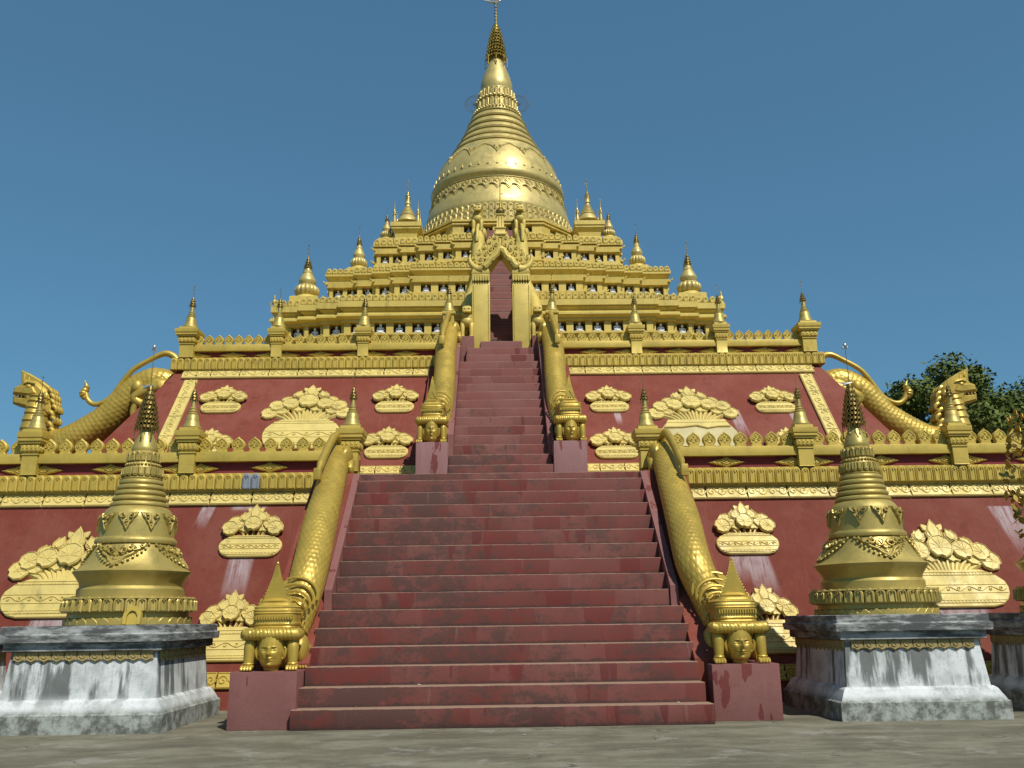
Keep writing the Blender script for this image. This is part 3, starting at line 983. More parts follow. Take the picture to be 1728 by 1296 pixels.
for (rr, z_, n_, hh, w_) in ((0.84, 22.58, 26, 0.40, 0.18), (0.74, 23.16, 24, 0.40, 0.17)):
    pm = petal_mesh(w_, hh, GOLDB, 0.05)
    for j in range(n_):
        part('petal', pm, None, lb, W=PW @ RZ(2 * math.pi * j / n_) @ T(0, -rr, z_))
g = G()
for j in range(44):
    a = 2 * math.pi * j / 44
    g.ell((1.0 * math.cos(a), 1.0 * math.sin(a), 22.46), (.06, .06, .055), 7, 5)
part('bead_ring', g, GOLDB, lb, W=PW)
g = G()
for j in range(30):
    a = 2 * math.pi * j / 30
    g.ell((0.86 * math.cos(a), 0.86 * math.sin(a), 23.07), (.07, .07, .06), 7, 5)
part('upper_bead_ring', g, GOLDB, lb, W=PW)
g = G()
g.lathe([(0.66, 23.6), (0.69, 23.75), (0.685, 23.95), (0.65, 24.12), (0.60, 24.34), (0.53, 24.55), (0.40, 24.9), (0.28, 25.2), (0.19, 25.45), (0.13, 25.7), (0.10, 25.9)], 40)
part('banana_bud', g, GOLDB, pag)
g = G()
hti(g, 0, 0, 25.35, 0.43, 1.75, 10, 22, 0.5)
um = part('umbrella', g, HTIG, pag)
g = G()
g.lathe([(0.07, 26.9), (0.045, 27.3), (0.03, 28.2), (0.025, 29.4)], 8)
for i in range(9):
    g.ell((0, 0, 27.15 + i * 0.17), (.065, .065, .05), 8, 5)
part('vane_pole', g, HTI, um, W=PW)
g = G()
g.tube([(-0.50, 0, 28.35), (-0.25, 0, 28.26), (0.0, 0, 28.25), (0.16, 0, 28.28)], [0.01, 0.055, 0.07, 0.03], 8)
g.prism([(-0.62, 28.42), (-0.25, 28.22), (-0.1, 28.28), (-0.3, 28.36)], -.01, .01)
g.ell((0.17, 0, 28.33), (.08, .05, .06), 8, 5)
g.ell((0, 0, 29.45), (.1, .1, .13), 10, 7)
part('vane', g, SILVER, um, W=PW)
# halo rings beside the neck
for s_ in (-1, 1):
    g = G()
    for rr in (0.42, 0.36):
        g.tube([(s_ * 0.95 + rr * math.cos(a), -0.1, 23.05 + rr * math.sin(a)) for a in [2 * math.pi * i / 28 for i in range(29)]], 0.009, 5)
    for i in range(20):
        a = 2 * math.pi * i / 20
        g.tube([(s_ * 0.95, -0.1, 23.05), (s_ * 0.95 + 0.42 * math.cos(a), -0.1, 23.05 + 0.42 * math.sin(a))], 0.004, 4)
    part('halo_ring', g, HTI, pag)
# bell ornament: petal rings, buds, filigree band, scallops
pr1 = petal_mesh(0.25, 0.30, GOLDB, 0.08)
for (rr, z_, n_) in ((3.0, 16.70, 78), (3.13, 16.38, 80), (3.28, 16.08, 84)):
    for j in range(n_):
        a = 2 * math.pi * j / n_
        if math.cos(a) < -0.2: continue
        part('petal', pr1, None, bell, W=PW @ RZ(a) @ T(0, -rr, z_) @ S(3.0 * rr / 3.04 / 3.05, 1, 1))
fil = G()
fw_ = 2 * math.pi * 2.70 / 40
fil.prism([(-fw_ / 2, 0), (-fw_ / 2, -.36), (-fw_ * .30, -.42), (-fw_ * .2, -.50), (0, -.62), (fw_ * .2, -.50), (fw_ * .30, -.42), (fw_ / 2, -.36), (fw_ / 2, 0)], -.035, 0, .008)
for pts_ in ([(-fw_ / 2, -.03), (fw_ / 2, -.03)], [(-fw_ / 2, -.34), (-fw_ * .25, -.38), (0, -.52), (fw_ * .25, -.38), (fw_ / 2, -.34)], [(-fw_ * .42, -.1), (0, -.34), (fw_ * .42, -.1)], [(-fw_ * .3, -.3), (0, -.08), (fw_ * .3, -.3)]):
    fil.ridge(pts_, .035, .035, -.035, False)
for q_ in (-1, 1):
    fil.ridge(spiral(q_ * fw_ * .27, -.20, .075, 1.2, 1.57, q_, 9), .028, .045, -.035)
fil.ell((0, -.035, -.42), (.03, .03, .05), 6, 4)
fil.ell((0, -.035, -.15), (.035, .03, .04), 6, 4)
for j in range(40):
    a = 2 * math.pi * j / 40
    if math.cos(a) < -0.25: continue
    me = wrap(fil, BR, 0, 2.70, 18.30).mesh('filigree_pendant', GOLDB) if j == 0 else me
    part('filigree_pendant', me, None, bell, W=PW @ RZ(a))
sca = G()
arc = [(-0.78, 20.38), (-0.76, 20.05)]
pdu = pendant(0.58, 0.46, 0.026)
ars = [(0.13 + 0.0, 0)]
cres = G()
cres.merge(pdu)
A = 2 * math.pi * 2.38 / 14
cres.ridge([(x, 0.12 * math.sin(math.pi * (x - 0.30) / (A - 0.6)) - 0.03) for x in [0.28 + (A - 0.56) * k / 10 for k in range(11)]], 0.07, 0.035, 0, False)
for k in range(9):
    x = 0.30 + (A - 0.6) * k / 8
    cres.ell((x, -0.02, 0.12 * math.sin(math.pi * k / 8) + 0.02), (.026, .026, .03), 6, 4)
cw = wrap(cres, BR, 0, 2.38, 19.90).mesh('scalloped_pendant', GOLDB)
for j in range(14):
    a = 2 * math.pi * j / 14
    part('scalloped_pendant', cw, None, bell, W=PW @ RZ(a))
bud = G()
bud.prism([(-.04, 0), (.04, 0), (.05, .05), (.022, .11), (0, .18), (-.022, .11), (-.05, .05)], -.035, 0, .008)
bw = wrap(bud, BR, 0, 2.66, 18.84).mesh('bud', GOLDB)
for j in range(46):
    a = 2 * math.pi * j / 46
    if math.cos(a) < -0.25: continue
    part('bud', bw, None, bell, W=PW @ RZ(a))

# ------------------------------------------------------------------ staircases
def step(parent, x0, x1, yf, z0, z1, depth, mat=STEP):
    g = G()
    g.cbox(x0, x1, yf, yf + depth, z0, z1, 0.012, jit=0.004, cuts=22)
    return part('step', g, mat, parent, W=I4, smooth=50)
TR = 0.31
st1 = thing('lower_staircase', 'wide flight of worn dark red steps rising from the ground', 'staircase', T(0, 14.53, 0))
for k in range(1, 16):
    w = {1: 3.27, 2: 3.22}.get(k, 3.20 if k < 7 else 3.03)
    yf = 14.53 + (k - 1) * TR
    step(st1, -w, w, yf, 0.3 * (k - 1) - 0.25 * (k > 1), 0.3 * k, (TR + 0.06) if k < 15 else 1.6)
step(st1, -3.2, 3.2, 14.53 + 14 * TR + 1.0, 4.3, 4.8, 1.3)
def yst(k): return 14.53 + (k - 1) * TR
for s_ in (-1, 1):
    g = G()      # curb beside the steps
    a0, b0 = 3.03, 3.17
    pr = []
    y0, z0 = yst(7) - 0.05, 1.80
    y1, z1 = yst(15) + 0.25, 4.5
    out = [(y0, z0 - 0.05), (y0, z0 + 0.36), (y1 - 0.05, z1 + 0.18), (y1 + 0.30, z1 + 0.18), (y1 + 0.30, z1 - 0.3)]
    M = Matrix(((0, -1, 0, 0), (1, 0, 0, 0), (0, 0, 1, 0), (0, 0, 0, 1)))
    # outline lives in (y,z): extrude along x
    rs = [[(s_ * a0, y, z) for y, z in out], [(s_ * b0, y, z) for y, z in out]]
    g.rings(rs)
    part('curb', g, PINK, st1, W=I4)
    g = G()      # stringer under the statue's body
    out = [(15.3, 0.0), (15.3, 0.95), (19.4, 4.75), (20.3, 4.75), (20.3, 0.0)]
    g.rings([[(s_ * (b0 + .002), y, z) for y, z in out], [(s_ * 4.05, y, z) for y, z in out]])
    part('stringer', g, REDW, st1, W=I4)

st2 = thing('upper_staircase', 'narrower flight of pinkish red steps climbing between the two upper guardians', 'staircase', T(0, 20.5, 4.8))
yk = lambda k: 14.53 + (k - 1) * TR + 1.05
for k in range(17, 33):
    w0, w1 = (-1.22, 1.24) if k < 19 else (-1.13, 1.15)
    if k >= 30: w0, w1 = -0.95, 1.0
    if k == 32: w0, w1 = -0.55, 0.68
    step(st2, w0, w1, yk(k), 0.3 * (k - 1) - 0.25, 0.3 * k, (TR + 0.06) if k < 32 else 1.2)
for s_ in (-1, 1):
    out = [(yk(19) - .05, 5.20), (yk(19) - .05, 5.95), (yk(31), 9.50), (yk(32) + .3, 9.50), (yk(32) + .3, 8.6)]
    g = G()
    g.rings([[(s_ * 1.14 + .01, y, z) for y, z in out], [(s_ * 1.28 + .01, y, z) for y, z in out]])
    part('curb', g, PINK, st2, W=I4)
    out = [(21.2, 4.8), (21.2, 5.6), (25.2, 9.35), (25.9, 9.35), (25.9, 4.8)]
    g = G()
    g.rings([[(s_ * 1.285 + .01, y, z) for y, z in out], [(s_ * 1.98, y, z) for y, z in out]])
    part('stringer', g, REDW, st2, W=I4)
    g = G()      # infill wall behind upper stairs
    out = [(24.0, 8.0), (24.0, 9.0), (24.9, 9.45), (25.6, 9.45), (25.6, 8.0)]
st3 = thing('inner_staircase', 'steep narrow red steps seen inside the golden gate', 'staircase', T(0.07, 26.0, 9.6))
for i in range(28):
    z1 = 9.6 + 0.2 * (i + 1)
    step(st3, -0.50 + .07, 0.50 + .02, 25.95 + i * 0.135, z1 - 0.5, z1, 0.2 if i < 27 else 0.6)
for s_ in (-1, 1):
    out = [(25.75, 9.4), (25.75, 9.9), (29.6, 15.1), (30.2, 15.1), (30.2, 14.4), (26.6, 9.4)]
    g = G()
    g.rings([[(s_ * 0.505 + .05, y, z) for y, z in out], [(s_ * 1.0 + .05, y, z) for y, z in out]])
    part('stringer', g, GOLDT, st3, W=I4)

# ------------------------------------------------------------------ balustrades
def small_spire(parent, x, y, z, s, name='spire'):
    g = G()
    g.lathe([(0.20 * s, z - .01), (0.21 * s, z + 0.02 * s), (0.205 * s, z + 0.05 * s), (0.17 * s, z + 0.09 * s), (0.145 * s, z + 0.20 * s), (0.13 * s, z + 0.30 * s), (0.12 * s, z + 0.31 * s), (0.125 * s, z + 0.345 * s), (0.105 * s, z + 0.36 * s),
             (0.09 * s, z + 0.37 * s), (0.10 * s, z + 0.40 * s), (0.08 * s, z + 0.42 * s), (0.075 * s, z + 0.43 * s), (0.085 * s, z + 0.46 * s), (0.06 * s, z + 0.485 * s), (0.055 * s, z + 0.60 * s), (0.035 * s, z + 0.72 * s), (0.02 * s, z + 0.8 * s)], 20, (x, y))
    LN = T(x, y, z) @ RX(R(random.uniform(-1.3, 1.3))) @ RY(R(random.uniform(-1.3, 1.3))) @ T(-x, -y, -z)
    sp = part(name, g, GOLDST, parent, W=LN)
    g = G()
    hti(g, x, y, z + 0.66 * s, 0.085 * s, 0.26 * s, 4, 8)
    rod(g, x, y, z + 0.9 * s, z + 1.25 * s, 0.007, 0.02)
    part('umbrella', g, HTI, sp, W=LN)
    return sp

def pillar(parent, x, y, zb, zt, w, spz, s=1.0, sz=1.0):
    """zb foot, zt top of cap; w half width of cap"""
    H = zt - zb
    sh = w * 0.60
    g = G()
    g.sq([(sh * 1.03, zb), (sh, zb + 0.01), (sh, zb + H * 0.46), (sh * 1.12, zb + H * 0.465), (sh * 1.12, zb + H * 0.49), (sh * 1.0, zb + H * 0.50), (sh * 1.0, zb + H * 0.53), (sh * 1.18, zb + H * 0.545), (sh * 1.22, zb + H * .70), (sh * 1.1, zb + H * .72),
          (w * .82, zb + H * .73), (w * .84, zb + H * .78), (w * .93, zb + H * .79), (w * .93, zb + H * .845), (w * .9, zb + H * .85), (w * .98, zb + H * .87), (w, zb + H * .90), (w, zb + H), (w * .74, zb + H + .001), (w * .72, spz), (w * .3, spz + .002)], (x, y))
    p = part('pillar', g, GOLD, parent, W=I4, smooth=25)
    g = G()
    for sd in range(4):
        for i in range(4):
            u = (i - 1.5) * sh * 0.56
            M = T(x, y, 0) @ RZ(sd * math.pi / 2)
            g.prism([(u - sh * .24, zb + H * .565), (u, zb + H * .545), (u + sh * .24, zb + H * .565), (u + sh * .25, zb + H * .67), (u + sh * .12, zb + H * .70), (u - sh * .12, zb + H * .70), (u - sh * .25, zb + H * .67)], -sh * 1.27, -sh * 1.1, 0.012, M)
            g.ell((u, -sh * 1.27, zb + H * .63), (sh * .11, .016, H * .035), 6, 4, M)
    part('lotus_capital', g, GOLD, p, W=I4)
    small_spire(p, x, y, spz, s)
    return p

def rail_run(parent, x0, x1, y, zr0, zr1, zrec0, ratio, fin, fpitch, dia, dz, nd):
    g = G()
    g.cbox(min(x0, x1), max(x0, x1), y - 0.13, y + 0.14, zr0, zr1, 0.012)
    part('rail', g, GOLD, parent, W=I4)
    L = abs(x1 - x0)
    n = int(round(L / fpitch))
    for i in range(n):
        x = min(x0, x1) + L * (i + 0.5) / n
        part('lotus_finial', fin, None, parent, W=T(x, y, zr1 - 0.005) @ RZ(R(random.uniform(-4, 4))) @ RX(R(random.uniform(-2, 2))))
    for q in nd:
        part('diamond_ornament', dia, None, parent, W=T(min(x0, x1) + L * q, y + 0.02, dz))

fin1 = finial_mesh(0.315, 0.37, GOLD)
fin2 = finial_mesh(0.265, 0.335, GOLD, 0.09)
dia1 = diamond_mesh(0.86, 0.25, GOLD)
dia2 = diamond_mesh(0.80, 0.19, GOLD)
YB1, YB2 = 20.02, 24.62
for s_, side in ((-1, 'left'), (1, 'right')):
    b = thing('balustrade', 'long golden balustrade of lotus finials on the lower terrace %s of the stairs' % side, 'balustrade', T(s_ * 8.5, YB1, 4.88), 'golden balustrades along the terraces')
    px = [3.40, 7.06, 10.58, 14.05]
    if s_ > 0: px = [3.37, 6.95, 10.48, 14.0]
    g = G()
    g.box(min(s_ * 3.2, s_ * 13.9), max(s_ * 3.2, s_ * 13.9), YB1 + 0.03, YB1 + 0.13, 4.872, 5.16)
    part('recess_panel', g, REDR, b, W=I4)
    for i, x in enumerate(px):
        zt = 5.84 if s_ < 0 else 5.75
        pillar(b, s_ * x, YB1, 4.876, zt, 0.31 if i == 0 else 0.285, zt + 0.08, 1.02)
    for a, c in zip(px, px[1:]):
        rail_run(b, s_ * (a + .17), s_ * (c - .17), YB1 + .02, 5.14, 5.36, 4.88, 0, fin1, 0.372, dia1, 5.01, (0.5,))
    for x in px[:-1]:
        for q in (-0.30, 0.30):
            if x == px[0] and q * s_ < 0: continue
            part('diamond_ornament', dia1, None, b, W=T(s_ * x + q * 0.9, YB1 + 0.045, 5.0))
    b = thing('balustrade', 'golden balustrade of lotus finials on the upper terrace %s of the gate' % side, 'balustrade', T(s_ * 5.5, YB2, 8.97), 'golden balustrades along the terraces')
    px = [3.92, 6.40, 8.95] if s_ < 0 else [3.97, 6.44, 8.98]
    g = G()
    g.box(min(s_ * 1.5, s_ * 9.0), max(s_ * 1.5, s_ * 9.0), YB2 + 0.03, YB2 + 0.12, 8.962, 9.18)
    part('recess_panel', g, REDR, b, W=I4)
    for i, x in enumerate(px):
        pillar(b, s_ * x, YB2, 8.966, 9.80, 0.33 if i == 2 else 0.25, 9.88, 0.98 if i < 2 else 1.05)
    pxa = [1.48] + px
    for a, c in zip(pxa, pxa[1:]):
        rail_run(b, s_ * (a + .14), s_ * (c - .15), YB2 + .02, 9.17, 9.36, 8.97, 0, fin2, 0.297, dia2, 9.07, (0.5,))
    for x in px:
        for q in (-0.27, 0.27):
            if x > 8.5 and q > 0: continue
            part('diamond_ornament', dia2, None, b, W=T(s_ * (x + q), YB2 + 0.045, 9.06))
    # side rails run back from the corner pillar
    g = G()
    xx = s_ * 9.15
    g.box(xx - .12, xx + .12, YB2 + .3, YB2 + 17, 9.17, 9.36)
    part('side_rail', g, GOLD, b, W=I4)
    for i in range(12):
        part('lotus_finial', fin2, None, b, W=T(xx, YB2 + .5 + i * .3, 9.355) @ RZ(math.pi / 2))

# ------------------------------------------------------------------ flower pot reliefs
def round_leaf(mat):
    g = G()
    out = []
    n = 18
    for i in range(n):
        a = 2 * math.pi * i / n
        r = 1 - 0.05 * (i % 2) - (0.12 if i == n * 3 // 4 else 0)
        out.append((r * math.cos(a), r * math.sin(a)))
    g.prism(out, -0.13, 0.05, 0.03)
    g.ridge([(x * .90, z * .90) for x, z in out + out[:1]], 0.07, 0.05, -0.13, False)
    for i in range(9):
        a = -math.pi / 2 + (i - 4) * 0.62
        g.ridge([(0.0, -0.55), (0.45 * math.cos(a) * .7, -0.1 + 0.35 * math.sin(a) + .0), (0.82 * math.cos(a + math.pi * 0), 0.82 * math.sin(a))], 0.05, 0.035, -0.13) if i in (0, 8) else \
            g.ridge([(0.05 * math.cos(a + math.pi), -0.15), (0.5 * math.cos(a + math.pi), 0.5 * math.sin(a + math.pi) - .05), (0.84 * math.cos(a + math.pi), 0.84 * math.sin(a + math.pi))], 0.05, 0.035, -0.13)
    return g.mesh('round_leaf', mat)
def petal_out(w, h, lean=0.0):
    return [(0, 0), (w * .30, h * .12), (w * .48 + lean * .3, h * .42), (w * .30 + lean * .7, h * .72), (lean, h), (-w * .30 + lean * .7, h * .72), (-w * .48 + lean * .3, h * .42), (-w * .30, h * .12)]
def rot2(pts, a): return [(x * math.cos(a) - z * math.sin(a), x * math.sin(a) + z * math.cos(a)) for x, z in pts]
def lotus_flower(mat, tall=False):
    g = G()
    h = 1.6 if tall else 1.25
    for a, d, ww, hh in ((0.80, -.07, .62, .78), (-0.80, -.07, .62, .78), (0.40, -.10, .70, .98), (-0.40, -.10, .70, .98), (0, -.15, .80, h * .88)):
        g.prism(rot2(petal_out(ww, hh), a), d, 0.05, 0.025)
        po = rot2([(x * .84, z * .86 + hh * .06) for x, z in petal_out(ww, hh)], a)
        g.ridge(po + po[:1], 0.05, 0.035, d, False)
        g.ridge(rot2([(0, hh * .15), (0, hh * .8)], a), 0.05, 0.03, d)
    if tall:
        for s_ in (-1, 1):
            g.prism([(x + s_ * .28, z + .62) for x, z in rot2(petal_out(.45, .6), -s_ * .7)], -.10, 0.05, .04)
    return g.mesh('lotus_flower', mat)
RL, RLb = round_leaf(GOLDP), round_leaf(GOLD)
LF, LFT = lotus_flower(GOLDP), lotus_flower(GOLDP, True)

def pot_body(w, h, kind, mat, broken=False):
    """outline z 0..h, half width w"""
    g = G()
    if kind == 'bowl':
        out = [(-w * .62, 0), (w * .62, 0)] + [(w * (0.62 + 0.38 * math.sin(t)), h * (0.0 + 0.52 * (1 - math.cos(t)))) for t in (0.5, 0.9, 1.25, 1.57)] + [(w * .97, h * .68), (w * .85, h * .84), (w * .66, h * .97), (w * .6, h), (-w * .6, h), (-w * .66, h * .97), (-w * .85, h * .84), (-w * .97, h * .68)] + [(-w * (0.62 + 0.38 * math.sin(t)), h * (0.52 * (1 - math.cos(t)))) for t in (1.57, 1.25, .9, .5)]
        bands = (0.10, 0.17, 0.36, 0.58, 0.84, 0.92)
    else:
        out = [(-w * .80, 0), (w * .80, 0), (w * 1.0, h * .14), (w * .98, h * .40), (w * .92, h * .62), (w * .80, h * .86), (w * .76, h), (-w * .76, h), (-w * .80, h * .86), (-w * .92, h * .62), (-w * .98, h * .40), (-w * 1.0, h * .14)]
        bands = (0.08, 0.15, 0.33, 0.58, 0.78, 0.88)
    g.prism(out, -0.075, 0.02, 0.02)
    def hw(z):
        xs_ = []
        for (x0, z0), (x1, z1) in zip(out, out[1:] + out[:1]):
            if (z0 - z) * (z1 - z) <= 0 and z0 != z1 and x0 + x1 > 0:
                xs_.append(x0 + (x1 - x0) * (z - z0) / (z1 - z0))
        return max(xs_) if xs_ else w * .6
    for q in bands:
        a = hw(h * q) - 0.035
        g.ridge([(-a, h * q), (a, h * q)], 0.022, 0.014, -0.075, False)
    for q0 in (bands[0], bands[-2]):
        a = hw(h * q0) - 0.06
        n = int(2 * a / 0.075)
        for i in range(n):
            x = -a + 2 * a * (i + .5) / n
            g.box(x - .022, x + .022, -0.086, -0.07, h * (q0 + .012), h * (q0 + .058))
    za, zb = h * bands[2], h * bands[3]
    a = hw((za + zb) / 2) - 0.06
    hh = zb - za
    n = max(3, int(2 * a / (hh * 1.15)))
    wv = [(-a + 2 * a * i / (n * 6), (za + zb) / 2 + hh * 0.26 * math.sin(math.pi * i / 6)) for i in range(n * 6 + 1)]
    g.ridge(wv, 0.022, 0.018, -0.075, False)
    for i in range(n):
        s_ = 1 if i % 2 == 0 else -1
        cx = -a + 2 * a * (i + .5) / n
        g.ridge(spiral(cx, (za + zb) / 2 - s_ * hh * .04, hh * .24, 1.1, s_ * 1.57, s_, 8), 0.02, 0.022, -0.075)
    return g

def relief(M, W, Hb, Ht, kind, label, leaves, flowers, stems, mat=GOLDP, broken=False):
    t = thing('flower_pot_relief', label, 'relief', M, 'golden lotus pot reliefs on the red walls')
    if broken:
        g = G()
        w, h = W / 2, Hb
        out = [(-w * .98, h * .05), (w * 1.02, h * .02), (w * 1.08, h * .3), (w * 1.0, h * .6), (w * .86, h * .86), (-w * .80, h * .86), (-w * .96, h * .6), (-w * 1.02, h * .3)]
        g.prism(out, -0.02, 0.02)
        part('pot', g, GOLDPALE, t, label='pale lower pot whose gilded shell has fallen off')
        g = G()
        edge = [(w * .9, h * .70), (w * .55, h * .72), (w * .28, h * .66), (0, h * .76), (-w * .4, h * .70), (-w * .9, h * .68)]
        g.prism([(-w * .86, h * .70)] + [(x, z) for x, z in reversed(edge)][1:-1] + [(w * .88, h * .72), (w * .78, h * .98), (-w * .72, h * .98)], -0.075, 0.01, 0.015)
        g.ridge([(-w * .78, h * .85), (w * .8, h * .86)], .022, .014, -.075, False)
        part('pot_rim', g, mat, t)
    else:
        part('pot', pot_body(W / 2, Hb, kind, mat), mat, t)
    for (x0, z0, x1, z1) in stems:
        g = G()
        mx = x0 * 0.55 + x1 * 0.45
        pts = [(x0 + (x1 - x0) * (q ** 1.4), z0 + (z1 - z0) * q) for q in [i / 6 for i in range(7)]]
        g.ridge(pts, 0.052 * (W if W > 1.6 else 1.15), 0.055, 0.0, False)
        part('stem', g, mat, t)
    for (x, z, r, a, n) in leaves:
        part('round_leaf', RL, None, t, M=T(x, -0.03 * n, z) @ RY(a) @ S(r, 0.34, r))
    for (x, z, r, a, n, tall) in flowers:
        part('lotus_flower', LFT if tall else LF, None, t, M=T(x, -0.03 * n, z) @ RY(a) @ S(r, 0.34, r))
    return t

def small_design(W, H, kind='bowl'):
    Hb = H * (0.41 if kind == 'bowl' else 0.48)
    k = W / 1.3
    zt = Hb
    R_ = H - Hb
    leaves = [(-.47 * k, zt + R_ * .20, .175 * k, 1.0, 3), (.47 * k, zt + R_ * .20, .175 * k, -1.0, 3), (-.37 * k, zt + R_ * .38, .18 * k, .6, 2), (.37 * k, zt + R_ * .38, .18 * k, -.6, 2), (-.19 * k, zt + R_ * .30, .15 * k, .2, 1), (.19 * k, zt + R_ * .30, .15 * k, -.2, 1), (0, zt + R_ * .34, .18 * k, 0, 4)]
    flowers = [(-.22 * k, zt + R_ * .42, R_ * .34, .42, 3, False), (.22 * k, zt + R_ * .42, R_ * .34, -.42, 3, False), (0, zt + R_ * .50, R_ * .36, 0, 3, True)]
    stems = [(x * k * .5, zt - .01, x * k, zt + R_ * .32) for x in (-.36, -.20, 0, .20, .36)]
    return Hb, leaves, flowers, stems
def big_design(W, H):
    Hb = H * 0.43
    R_ = H - Hb
    k = W / 2.0
    leaves = [(-.86 * k, Hb + R_ * .18, .20 * k, 1.1, 1), (.86 * k, Hb + R_ * .18, .20 * k, -1.1, 1), (-.72 * k, Hb + R_ * .36, .19 * k, .8, 2), (.72 * k, Hb + R_ * .36, .19 * k, -.8, 2), (-.40 * k, Hb + R_ * .40, .20 * k, .4, 3), (.40 * k, Hb + R_ * .40, .20 * k, -.4, 3), (0, Hb + R_ * .46, .24 * k, 0, 4), (-.58 * k, Hb + R_ * .26, .17 * k, .7, 1), (.58 * k, Hb + R_ * .26, .17 * k, -.7, 1), (-.22 * k, Hb + R_ * .34, .19 * k, .2, 1), (.22 * k, Hb + R_ * .34, .19 * k, -.2, 1)]
    flowers = [(-.60 * k, Hb + R_ * .50, .22 * k, .75, 1, False), (.60 * k, Hb + R_ * .50, .22 * k, -.75, 1, False), (-.33 * k, Hb + R_ * .62, .24 * k, .35, 1, False), (.33 * k, Hb + R_ * .62, .24 * k, -.35, 1, False), (0, Hb + R_ * .64, .30 * k, 0, 2, True)]
    stems = [(x * k * .5, Hb - .01, x * k, Hb + R_ * (.18 + .25 * (1 - abs(x) / .9))) for x in (-.85, -.68, -.52, -.38, -.25, -.12, 0, .12, .25, .38, .52, .68, .85)]
    return Hb, leaves, flowers, stems

def put(M, W, H, kind, label, big=False, broken=False, lf=1.0):
    Hb, l, f, s_ = big_design(W * lf, H) if big else small_design(W * lf, H, kind)
    relief(M, W, Hb, H, kind, label, l, f, s_, broken=broken)
put(onslope1(-5.40, 2.95), 1.36, 1.27, 'bowl', 'round gold lotus pot relief with white drips below, left of the stairs')
put(onslope1(-5.50, 0.86), 1.28, 1.50, 'box', 'lower square gold pot relief behind the left guardian and white plinth')
put(onslope1(-9.15, 1.74), 2.35, 2.03, 'bowl', 'large gold lotus pot relief half hidden behind the left stupa', True)
put(onslope1(5.33, 2.87), 1.36, 1.27, 'bowl', 'round gold lotus pot relief with white drips below, right of the stairs')
put(onslope1(5.42, 0.86), 1.28, 1.48, 'box', 'lower square gold pot relief between the right guardian and white plinth')
put(onslope1(9.42, 1.70), 2.35, 1.98, 'bowl', 'large gold lotus pot relief beside the right stupa', True)
put(onslope2(-7.55, 7.05), 1.08, 1.12, 'bowl', 'small gold pot relief in the upper left corner of the upper left wall', lf=1.22)
put(onslope2(-7.50, 5.55), 1.08, 1.16, 'bowl', 'small gold pot relief mostly hidden behind finials at the far left of the upper wall', lf=1.22)
put(onslope2(-5.18, 5.86), 2.02, 2.72, 'bowl', 'large whole gold lotus pot relief on the upper left wall', True, lf=1.15)
put(onslope2(-2.85, 7.0), 1.06, 1.16, 'bowl', 'small gold pot relief above another, left of the upper stairs', lf=1.22)
put(onslope2(-2.90, 5.55), 1.12, 1.16, 'bowl', 'small gold pot relief beside the upper left guardian pedestal, just above the foot band', lf=1.22)
put(onslope2(2.97, 6.94), 1.06, 1.08, 'bowl', 'small gold pot relief above another, right of the upper stairs', lf=1.22)
put(onslope2(2.97, 5.47), 1.12, 1.14, 'bowl', 'small gold pot relief beside the upper right guardian pedestal, next to a pillar', lf=1.22)
put(onslope2(5.18, 5.80), 2.02, 2.52, 'bowl', 'large gold lotus pot relief whose pot has lost its gilding, upper right wall', True, True, lf=1.15)
put(onslope2(7.46, 6.86), 1.08, 1.08, 'bowl', 'small gold pot relief with pale drips below near the right edge of the upper wall', lf=1.22)
put(onslope2(7.46, 5.40), 1.08, 1.14, 'bowl', 'small gold pot relief peeping over finials at the far right of the upper wall', lf=1.22)

# ------------------------------------------------------------------ guardian statues
def scales(nu, nv, amp):
    def f(v, u, r):
        V = v * nv
        row = math.floor(V)
        U = (u * nu + 0.5 * (row % 2)) % 1.0 - 0.5
        t = V - row
        d = math.sqrt((U * 1.0) ** 2 + (max(0, 0.55 - t)) ** 2)
        edge = 1 if d < 0.5 else 0
        return amp * ((1 - t) * 0.9 * edge + 0.35 * max(0, 0.5 - abs(U) * 1.2)) + amp * 0.3
    return f

